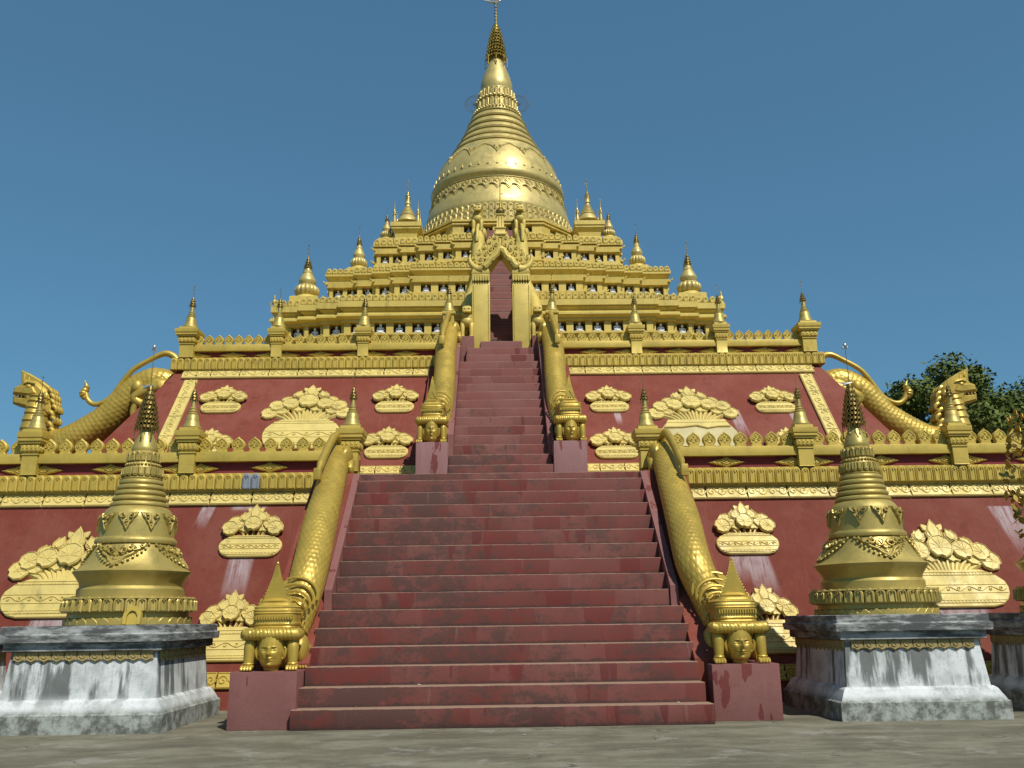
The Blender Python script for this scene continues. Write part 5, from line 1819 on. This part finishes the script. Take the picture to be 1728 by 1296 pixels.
# ------------------------------------------------------------------ side lions seen in profile
def side_lion(label, s_, Y, sc_=1.0, dx=0.0, dz=0.0):
    t = thing('side_lion', label, 'statue', T(s_ * 12.9, Y, 4.9), 'lions on the side stairs')
    def p(x, z, y=0.0): return (s_ * (abs(x) * sc_ + dx), Y + y, z + dz)
    # scaled trunk
    ctr = [p(-14.0, 5.2), p(-13.75, 5.9), p(-13.2, 6.55), (p(-12.6, 6.80)), p(-12.1, 7.07), p(-11.55, 7.46), p(-11.15, 7.92), p(-10.80, 8.32), p(-10.3, 8.58), p(-9.9, 8.56), p(-9.66, 8.40)]
    rad = [.55, .55, .48, .45, .45, .44, .43, .42, .42, .36, .22]
    pts = catmull(ctr, 12)
    L = len(pts)
    P2 = [Vector(q) for q in pts]
    cum = [0]
    for a, b in zip(P2, P2[1:]): cum.append(cum[-1] + (b - a).length)
    nrow = int(cum[-1] / .125)
    M_ = nrow * 5
    np_, nr_ = [], []
    k = 0
    for i in range(M_ + 1):
        d = cum[-1] * i / M_
        while k < L - 2 and cum[k + 1] < d: k += 1
        q = min(1, (d - cum[k]) / max(1e-6, cum[k + 1] - cum[k]))
        np_.append(P2[k].lerp(P2[k + 1], q))
        f = (k + q) / (L - 1) * (len(rad) - 1)
        j = min(int(f), len(rad) - 2)
        nr_.append(rad[j] + (rad[j + 1] - rad[j]) * (f - j))
    g = G()
    g.tube(np_, nr_, 108, scales(18, nrow, .014), up=(0, 1, 0))
    part('scaled_body', g, GOLDS, t, W=I4, smooth=28)
    # haunches
    for q in (-1, 1):
        g = G()
        y = q * .30
        g.ell(p(-10.05, 8.28, y), (.42, .20, .36), 18, 12)
        g.tube(catmull([p(-9.95, 8.35, y * 1.2), p(-10.45, 8.15, y * 1.35), p(-10.62, 7.95, y * 1.4), p(-10.2, 7.72, y * 1.35), p(-9.95, 7.60, y * 1.35)], 5), [.20 - .006 * i for i in range(21)], 14)
        g.ell(p(-10.60, 8.33, y * 1.5), (.16, .12, .20), 12, 8)
        g.tube(catmull([p(-10.5, 8.0, y * 1.3), p(-10.65, 7.6, y * 1.3), p(-10.55, 7.2, y * 1.3)], 4), [.12, .12, .12, .11, .11, .10, .10, .09, .09], 10)
        part('haunch', g, GOLDS, t, W=I4)
    # tail
    tl = [p(-9.80, 8.55), p(-9.60, 8.85), p(-9.60, 9.15), p(-9.75, 9.36), p(-10.0, 9.42), p(-10.35, 9.24), p(-10.83, 8.91), p(-11.14, 8.49), p(-11.37, 8.12), p(-11.61, 7.92), p(-11.87, 7.86), p(-12.06, 7.98), p(-12.16, 8.2)]
    tl = [(x, y - .25 if i > 5 else y - .04 * i, z) for i, (x, y, z) in enumerate(tl)]
    tp = catmull(tl, 6)
    g = G()
    g.tube(tp, [.15 - .075 * min(1, i / 30) for i in range(len(tp))], 12)
    part('tail', g, GOLDS, t, W=I4)
    g = G()
    e = Vector(tl[-1])
    tuft = catmull([tuple(e + Vector((s_ * .0, 0, -.18))), tuple(e + Vector((s_ * .06, 0, 0))), tuple(e + Vector((-s_ * .01, 0, .18))), tuple(e + Vector((s_ * .07, 0, .38)))], 5)
    if True:
        g.tube(tuft, [.06, .085, .10, .115, .12, .12, .11, .105, .10, .09, .08, .065, .05, .04, .02, .01], 10, lambda v, u, r: .012 * math.sin(v * 40))
    part('tail_tuft', g, GOLDS, t, W=I4)
    # neck with chest plates
    g = G()
    nk = catmull([p(-13.7, 5.2), p(-13.68, 6.2), p(-13.62, 7.0), p(-13.58, 7.6), p(-13.5, 8.1)], 10)
    Ln = len(nk)
    def plate(v, u, r):
        w = (v * 11) % 1.0
        return .05 * (1 - w)
    g.tube(nk, [.60 - .17 * (i / Ln) for i in range(Ln)], 28, plate, up=(0, 1, 0), flat=.70)
    part('plated_neck', g, GOLDS, t, W=I4, smooth=30)
    # mane curls down the back of the neck
    g = G()
    for k in range(9):
        z = 6.9 + k * .17
        x = -13.20 + (.08 if k % 2 else 0) - (.1 if k > 6 else 0)
        for q in (-1, 0, 1):
            a = p(x, z, q * .16)
            g.tube(catmull([(a[0] - s_ * -.0, a[1], a[2] + .12), (a[0] - s_ * .10, a[1], a[2] + .03), (a[0] - s_ * .12, a[1], a[2] - .06), (a[0] - s_ * .04, a[1], a[2] - .08)], 3), [.06, .07, .07, .065, .06, .055, .05, .04, .03, .02], 8)
    part('mane', g, GOLDS, t, W=I4)
    # head: skull, muzzle, jaw, crest
    def pr(outline, hy, ch):
        gg = G()
        gg.prism([(s_ * (abs(x) * sc_ + dx), z + dz) for x, z in (outline if s_ > 0 else outline)], Y - hy, Y + hy, ch)
        return gg
    skull = [(-14.22, 8.42), (-14.05, 8.66), (-13.7, 8.62), (-13.38, 8.36), (-13.18, 8.0), (-13.16, 7.6), (-13.45, 7.55), (-13.7, 7.72), (-13.9, 7.9), (-14.0, 8.15), (-14.25, 8.22)]
    g = pr(skull, .26, .10)
    hd = part('head', g, GOLDS, t, W=I4)
    g = pr([(-14.27, 8.42), (-14.31, 8.20), (-13.8, 8.13), (-13.55, 8.2), (-13.7, 8.45), (-14.1, 8.47)], .30, .07)
    g.ell(p(-14.24, 8.42), (.07, .14, .06), 10, 6)
    part('upper_jaw', g, GOLDS, hd, W=I4)
    g = pr([(-14.31, 8.14), (-14.29, 7.92), (-13.9, 7.82), (-13.5, 7.74), (-13.45, 8.05), (-13.9, 8.10)], .24, .06)
    part('lower_jaw', g, GOLDS, hd, W=I4)
    g = G()
    for k in range(5):
        for q in (-1, 1):
            a = p(-14.24 + k * .10, 8.15, q * .22)
            g.ell(a, (.025, .02, .05), 6, 4)
    part('teeth', g, GOLDB, hd, W=I4)
    g = pr([(-14.16, 8.50), (-14.22, 8.98), (-13.95, 8.86), (-13.6, 8.66), (-13.3, 8.44), (-13.10, 8.12), (-13.08, 7.8), (-13.4, 7.9), (-13.7, 8.3)], .12, .04)
    for k in range(7):
        x = -14.1 + k * .14
        z = 8.86 - k * .11
        for q in (-1, 1):
            g.tube([p(x, z - .30, q * .12), p(x + .04, z - .12, q * .13), p(x + .02, z, q * .11)], [.03, .035, .01], 6)
    part('crest', g, GOLDS, hd, W=I4)
    for q in (-1, 1):
        g = G()
        g.ell(p(-13.85, 8.42, q * .27), (.09, .05, .07), 10, 6)
        part('eye', g, GOLDS, hd, W=I4)
        g = G()
        g.ell(p(-13.32, 8.10, q * .27), (.10, .06, .16), 10, 6)
        part('ear', g, GOLDS, hd, W=I4)
        g = G()
        g.tube([p(-14.0, 8.50, q * .27), p(-13.85, 8.54, q * .30), p(-13.65, 8.50, q * .29)], [.02, .035, .02], 6)
        part('brow', g, GOLDS, hd, W=I4)
    return t
side_lion('gilded scaled lion in profile on the far left side stairs, looped tail against the sky', -1, 25.7)
side_lion('gilded scaled lion in profile on the far right side stairs in front of trees', 1, 26.1, 1.0, 0.12, -0.12)

# ------------------------------------------------------------------ white plinths and bell stupas
def plinth(label, cx, cy, hx, hy, zt):
    t = thing('plinth', label, 'plinth', T(cx, cy, 0), 'stained white plinths')
    k = zt / 1.6
    def rect(gx, gy, z): return [(cx + a * (hx + gx), cy + b * (hy + gy), z) for a, b in ((-1, -1), (1, -1), (1, 1), (-1, 1))]
    g = G()
    rows = [(.14, -0.05), (.14, .27), (.125, .285), (.11, .29), (.09, .33), (.02, .46), (-.02, .49), (-.04, .495)]
    g.rings([rect(a, a, z * k) for a, z in rows])
    part('base_moulding', g, WASH, t, W=I4, smooth=20)
    g = G()
    g.rings([rect(-.05, -.05, .49 * k), rect(-.12, -.12, 1.22 * k)])
    part('body', g, WASH, t, W=I4)
    g = G()
    g.rings([rect(a, a, z * k) for a, z in [(-.10, 1.20), (-.02, 1.22), (-.02, 1.34), (.06, 1.35), (.07, 1.46), (.05, 1.47), (.03, 1.48), (.03, 1.59), (.0, 1.6)]])
    part('cornice', g, WASH, t, W=I4, smooth=20)
    lg = G()
    w = .2
    lg.prism([(0, -.16), (.04, -.12), (.085, -.115), (.08, -.06), (.08, 0), (-.08, 0), (-.08, -.06), (-.085, -.115), (-.04, -.12)], -.03, .01, .008)
    lg.ridge(spiral(0, -.06, .05, 1.0, 1.57, 1, 8), .018, .014, -.03)
    lg.ridge([(-.06, -.10), (0, -.13), (.06, -.10)], .016, .012, -.03, False)
    lg.map(lambda x, y, z: (x * 1.17, y, z * 1.1))
    lm = lg.mesh('leaf_tile', GOLDDULL)
    for a in range(4):
        half_w, dist = ((hx, hy) if a % 2 == 0 else (hy, hx))
        n = int(2 * (half_w - .11) / .2)
        for i in range(n):
            u = (i + .5 - n / 2) * .2
            part('leaf_tile', lm, None, t, W=T(cx, cy, 1.205 * k) @ RZ(a * math.pi / 2) @ T(u, -(dist - .105), 0))
    return t

GOLDDULL = gold('dulled_gold_tile', (0.34, 0.26, 0.10), (0.08, 0.07, 0.05), 0.05, 0.7, 0.9, 0.4)

SP = [(1.06, 1.60), (1.06, 1.70), (1.0, 1.72), (1.0, 1.85), (.93, 1.88), (.93, 2.02)]
def bell_stupa(label, cx, cy, zb, rotz=0.0, s=1.0, petalfall=None):
    t = thing('bell_stupa', label, 'stupa', T(cx, cy, zb), 'golden bell stupas on white plinths')
    M = T(cx, cy, zb - 1.6)
    B = M @ RZ(rotz)
    g = G()
    g.lathe([(1.0, 1.60), (1.01, 1.66), (1.01, 1.70), (.98, 1.72), (.97, 1.80)], 64)
    base = part('base_drum', g, GOLDST, t, W=M)
    g = G()
    for i in range(34):
        a = 2 * math.pi * i / 34
        w = 2 * math.pi * 1.005 / 34
        M2 = RZ(a)
        g.prism([(-w * .5, 0), (w * .5, 0), (w * .5, .05), (w * .2, .10), (0, .12), (-w * .2, .10), (-w * .5, .05)], -1.025, -.99, .006, M2)
    part('scallop_band', g, GOLDST, base, W=T(0, 0, 0) @ M @ T(0, 0, 1.60))
    pm = petal_mesh(.172, .25, GOLDST, .09)
    for i in range(38):
        a = 2 * math.pi * (i + .3) / 38
        part('petal', pm, None, base, W=M @ RZ(a) @ T(0, -.985, 1.80) @ RX(R(-6)))
    g = G()
    g.lathe([(.90, 2.0), (1.06, 2.02), (1.04, 2.035), (.92, 2.05)], 64)
    part('petal_rim', g, GOLDST, base, W=M)
    # flared skirt: octagonal below, round above
    rows = [(.87, 2.04, 0.0), (.87, 2.18, 0.0), (.845, 2.23, .5), (.87, 2.29, 1), (.935, 2.39, 1), (.985, 2.455, 1), (.995, 2.475, 1), (.92, 2.52, .9), (.835, 2.60, .6), (.745, 2.72, .3), (.68, 2.84, .1), (.64, 2.93, 0)]
    g = G()
    rs = []
    for r, z, o in rows:
        ring = []
        for j in range(96):
            a = 2 * math.pi * j / 96
            b = (a % (math.pi / 4)) - math.pi / 8
            oc_ = math.cos(math.pi / 8) / math.cos(b)
            k = 1 + o * (oc_ - 1) * .42
            ring.append((r * k * math.cos(a), r * k * math.sin(a), z))
        rs.append(ring)
    g.rings(rs)
    part('flared_skirt', g, GOLDST, t, W=B, smooth=22)
    g = G()
    g.lathe([(.63, 2.93), (.665, 2.95), (.675, 2.99), (.665, 3.03), (.63, 3.06)], 64)
    part('torus_ring', g, GOLDST, t, W=M)
    bp = [(.625, 3.05), (.615, 3.15), (.61, 3.30), (.60, 3.40), (.575, 3.48), (.53, 3.545), (.49, 3.58), (.46, 3.60)]
    g = G()
    g.lathe(bp, 64)
    bl = part('bell', g, GOLDST, t, W=M)
    f = profR(bp)
    pn = wrap(pendant(.36, .33, .022), f, 0, .61, 3.47).mesh('scroll_pendant', GOLDST)
    for j in range(10):
        part('scroll_pendant', pn, None, bl, W=B @ RZ(2 * math.pi * j / 10 + .1))
    sk = [(r, z) for r, z, o in rows[6:]]
    f2 = profR(sk)
    pg = pendant(1.02, .42, .022)
    for q in (-1, 1):
        for (xx, zz, r) in ((.10, -.13, .085), (.27, -.10, .06), (.38, -.06, .035)):
            pg.ridge(spiral(q * xx, zz, r, 1.3, 1.57, q, 12), .025, .04, -.03)
    for k in range(9):
        q = k / 8
        for s2 in (-1, 1):
            pg.ell((s2 * .5 * (1 - q), -.03, -.02 - .39 * q ** .8), (.024, .022, .024), 6, 4)
    h2 = G()
    h2.f = pg.f
    for x, y, z in pg.v:
        z2 = 2.93 + z * .95
        r = f2(z2) + (-y) * 1.0
        a = x / .72
        h2.v.append((r * math.sin(a), -r * math.cos(a), z2 - y * .3))
    pm2 = h2.mesh('large_pendant', GOLDST)
    for j in range(4):
        part('large_pendant', pm2, None, t, W=B @ RZ(j * math.pi / 2))
    # rings
    for i, (r, z) in enumerate(((.475, 3.635), (.445, 3.74), (.415, 3.84), (.39, 3.94), (.36, 4.035))):
        g = G()
        g.lathe([(r - .06, z - .05), (r - .015, z - .045), (r + .01, z - .02), (r + .012, z + .01), (r - .005, z + .035), (r - .05, z + .052)], 48)
        part('ring', g, GOLDST, t, W=M)
    g = G()
    g.lathe([(.33, 4.06), (.345, 4.10), (.31, 4.13), (.30, 4.27), (.29, 4.30), (.27, 4.33), (.27, 4.37), (.25, 4.40), (.25, 4.58), (.22, 4.60)], 40)
    ln = part('lotus_neck', g, GOLDST, t, W=M)
    pa = petal_mesh(.10, .17, GOLDST, .035)
    for j in range(20):
        part('petal', pa, None, ln, W=M @ RZ(2 * math.pi * j / 20) @ T(0, -.305, 4.29) @ RY(math.pi) @ RX(R(4)))
    pb = petal_mesh(.085, .17, GOLDST, .03)
    for j in range(18):
        part('petal', pb, None, ln, W=M @ RZ(2 * math.pi * j / 18) @ T(0, -.25, 4.41) @ RX(R(3)))
    g = G()
    for j in range(30):
        a = 2 * math.pi * j / 30
        g.ell((.285 * math.cos(a), .285 * math.sin(a), 4.35), (.026, .026, .024), 7, 5)
    part('bead_ring', g, GOLDST, ln, W=M)
    g = G()
    g.lathe([(.205, 4.58), (.225, 4.62), (.22, 4.67), (.19, 4.76), (.15, 4.86), (.12, 4.96), (.10, 5.02)], 36)
    part('bud', g, GOLDST, t, W=M)
    g = G()
    hti(g, 0, 0, 5.03, .195, .80, 9, 20, .55)
    g.lathe([(.05, 5.5), (.02, 5.75), (.008, 5.9), (.006, 6.55)], 8)
    u = part('umbrella', g, HTI, t, W=M)
    g = G()
    g.ell((0, 0, 6.58), (.035, .035, .05), 10, 7)
    for q in (-1, 1):
        g.ell((q * .04, 0, 6.53), (.02, .02, .03), 6, 4)
    g.tube([(-.14, 0, 5.78), (-.05, 0, 5.82), (.05, 0, 5.84)], [.008, .03, .02], 6)
    g.prism([(-.20, 5.86), (-.06, 5.78), (-.02, 5.84)], -.006, .006)
    part('vane', g, SILVER, u, W=M)
    return t
plinth('black streaked white plinth at the left, beside the left guardian pedestal', -6.60, 15.92, 1.26, 1.30, 1.6)
plinth('dirty white plinth at the right with dark shaded left face', 6.60, 16.05, 1.20, 1.32, 1.6)
plinth('weathered plinth cut off by the left edge of the photo', -10.30, 16.2, 1.20, 1.25, 1.52)
plinth('shaded grey plinth cut off by the right edge of the photo', 10.30, 16.1, 1.20, 1.32, 1.6)
bell_stupa('large gold bell stupa on the left white plinth with loose petal at its base', -6.40, 15.85, 1.6, 0.0)
bell_stupa('large gold bell stupa on the right white plinth without a loose petal', 6.58, 16.1, 1.58, 0.0)
bell_stupa('gold bell stupa barely inside the right edge of the photo', 10.32, 16.1, 1.6, 0.2)
t = thing('loose_petal', 'small golden arch piece leaning against the left stupa base', 'ornament', T(-5.94, 14.80, 1.60))
lp = G()
out = [(-.14, 0), (-.14, .17), (-.11, .24), (-.05, .285), (0, .295), (.05, .285), (.11, .24), (.14, .17), (.14, 0), (.085, 0), (.085, .14), (.05, .20), (0, .22), (-.05, .20), (-.085, .14), (-.085, 0)]
lp.prism(list(reversed(out)), -.05, .03, 0)
lp.prism([(-.085, .0), (.085, .0), (.085, .14), (.05, .20), (0, .22), (-.05, .20), (-.085, .14)], -.015, .02)
part('arch', lp, GOLD, t, W=T(-5.94, 14.84, 1.602) @ RX(R(-10)))

# ------------------------------------------------------------------ gilded leaf tree at the right edge
t = thing('golden_leaf_tree', 'dark gold metal leaf ornament at the right edge of the photo', 'ornament', T(9.32, 15.2, 0))
g = G()
g.tube([(9.32, 15.2, 0), (9.3, 15.2, 2.0), (9.3, 15.2, 3.8), (9.3, 15.2, 4.9)], [.05, .04, .03, .01], 8)
part('stem', g, HTIG, t, W=I4)
lfm = G(); lfm.prism([(0, -.07), (.045, -.01), (.03, .05), (0, .08), (-.03, .05), (-.045, -.01)], -.004, .004)
lfm = lfm.mesh('metal_leaf', HTIG)
rnd = random.Random(5)
for i in range(290):
    z = rnd.uniform(2.0, 5.0)
    w = .62 * (1 - abs((z - 3.7) / 1.9) ** 2) + .10
    a = rnd.uniform(0, 6.28)
    r = w * rnd.uniform(.3, 1) ** .5 * .75
    part('metal_leaf', lfm, None, t, W=T(9.3 + r * math.cos(a), 15.2 + r * math.sin(a), z) @ RZ(rnd.uniform(0, 6)) @ RX(rnd.uniform(-1, 1)) @ S(rnd.uniform(.8, 1.3)))
g = G()
for i in range(26):
    z = rnd.uniform(2.2, 4.7)
    a = rnd.uniform(0, 6.28)
    r = .35
    g.tube([(9.3, 15.2, z - .15), (9.3 + r * .6 * math.cos(a), 15.2 + r * .6 * math.sin(a), z - .02), (9.3 + r * math.cos(a), 15.2 + r * math.sin(a), z)], .008, 4)
part('twig', g, HTIG, t, W=I4)['kind'] = 'stuff'

# ------------------------------------------------------------------ trees
def tree(label, x, y, h, r, seed, nl=9000, trunk=0.45):
    rnd = random.Random(seed)
    t = thing('broadleaf_tree', label, 'tree', T(x, y, 0), 'dark broadleaf trees behind the pagoda')
    g = G()
    top = h * .62
    g.tube(catmull([(x, y, -.1), (x + .1, y, h * .2), (x - .2, y, h * .42), (x, y, top)], 4), [trunk * (1 - .06 * i) for i in range(13)], 10)
    blobs = []
    for i in range(26):
        a = rnd.uniform(0, 6.28)
        q = rnd.uniform(.15, 1)
        zz = rnd.uniform(.38, .93)
        rad = r * math.sqrt(max(.05, 1 - ((zz - .62) / .42) ** 2)) * 1.05
        c = Vector((x + rad * q * math.cos(a), y + rad * q * math.sin(a), h * zz))
        blobs.append((c, r * rnd.uniform(.20, .40)))
        s0 = Vector((x, y, h * rnd.uniform(.3, .55)))
        m = s0.lerp(c, .5) + Vector((0, 0, -.05 * h))
        g.tube(catmull([tuple(s0), tuple(m), tuple(c)], 3), [.16, .14, .12, .09, .07, .05, .03], 6)
    part('trunk', g, BARK, t, W=I4)
    g = G()
    tot = sum(b[1] ** 2 for b in blobs)
    for c, br in blobs:
        n = int(nl * br ** 2 / tot)
        for k in range(n):
            d = Vector((rnd.gauss(0, 1), rnd.gauss(0, 1), rnd.gauss(0, 1))).normalized()
            rr = br * (rnd.random() ** .38) * (1 + .30 * noise.noise(d * 2.6 + c))
            p = c + Vector((d.x * rr, d.y * rr, d.z * rr * .8))
            s = rnd.uniform(.08, .17)
            u = Vector((rnd.uniform(-1, 1), rnd.uniform(-1, 1), rnd.uniform(-.7, .7))).normalized()
            w = u.cross(d + Vector((0, 0, .4))).normalized()
            o = len(g.v)
            g.v += [tuple(p - u * s), tuple(p + w * s * .55 - u * s * .1), tuple(p + u * s), tuple(p - w * s * .55 + u * s * .1)]
            g.f.append((o, o + 1, o + 2, o + 3))
    me = bpy.data.meshes.new('crown')
    me.from_pydata(g.v, [], g.f)
    me.materials.append(LEAF)
    part('crown', me, None, t, W=I4)
    return t
tree('tallest dark tree directly behind the right lion head', 21.9, 42, 14.2, 3.4, 1, 15000)
tree('broad dark tree near the right edge beyond the pagoda', 25.4, 43, 13.9, 3.6, 2, 15000)
tree('lower tree between the right lion tail and head', 18.6, 43, 12.6, 3.2, 3, 14000)
tree('low dense tree filling in behind the right lion neck', 20.6, 38, 10.4, 3.3, 4, 13000)
tree('dark tree low behind the right end of the lower balustrade', 25.0, 38, 10.8, 3.2, 12, 12000)
tree('distant tree low behind the left lion', -21.5, 40, 9.0, 3.0, 5, 6000)
tree('tree barely inside the left edge of the photo', -25.6, 42, 11.8, 2.6, 6, 7000)
tree('low tree beyond the right lion legs', 16.6, 46, 12.0, 2.9, 8, 9000)
tree('dark tree rising at the very right edge', 30.0, 46, 14.2, 3.6, 9, 11000)

# ------------------------------------------------------------------ scraps on the steps and ground
rnd = random.Random(11)
def scrap(label, x, y, z, mat, s, cat='litter'):
    g = G()
    g.rings([[(-s, -s * .4, .002), (-s * .2, -s * .5, .012), (s, -s * .1, .004), (s * .3, s * .5, .016), (-s * .6, s * .3, .006)], [(-s, -s * .4, .005), (-s * .2, -s * .5, .016), (s, -s * .1, .008), (s * .3, s * .5, .020), (-s * .6, s * .3, .010)]])
    me = g.mesh('scrap', mat)
    ob('paper_scrap' if mat is PAPER else 'dry_leaf', me, None, T(x, y, z) @ RZ(rnd.uniform(0, 6)), label, cat)
scrap('white scrap lying on the second step from the ground, left half', -1.35, 14.53 + TR + .22, .6 + .003, PAPER, .035)
scrap('tiny pale scrap on the ground in front of the middle of the steps', .30, 13.55, .002, PAPER, .03)
scrap('small pale scrap on the third step, right end', 2.75, 14.53 + .2, .303, PAPER, .03)
scrap('pale leaf on the fifth step, left of centre', -1.55, 14.53 + 4 * TR + .1, 1.503, DRY, .035, 'leaf')
scrap('dry leaf on the lowest step, left end', -2.3, 14.53 + .22, .303, DRY, .03, 'leaf')
scrap('dry leaf on the ground against the lowest step', -1.2, 14.42, .002, DRY, .03, 'leaf')
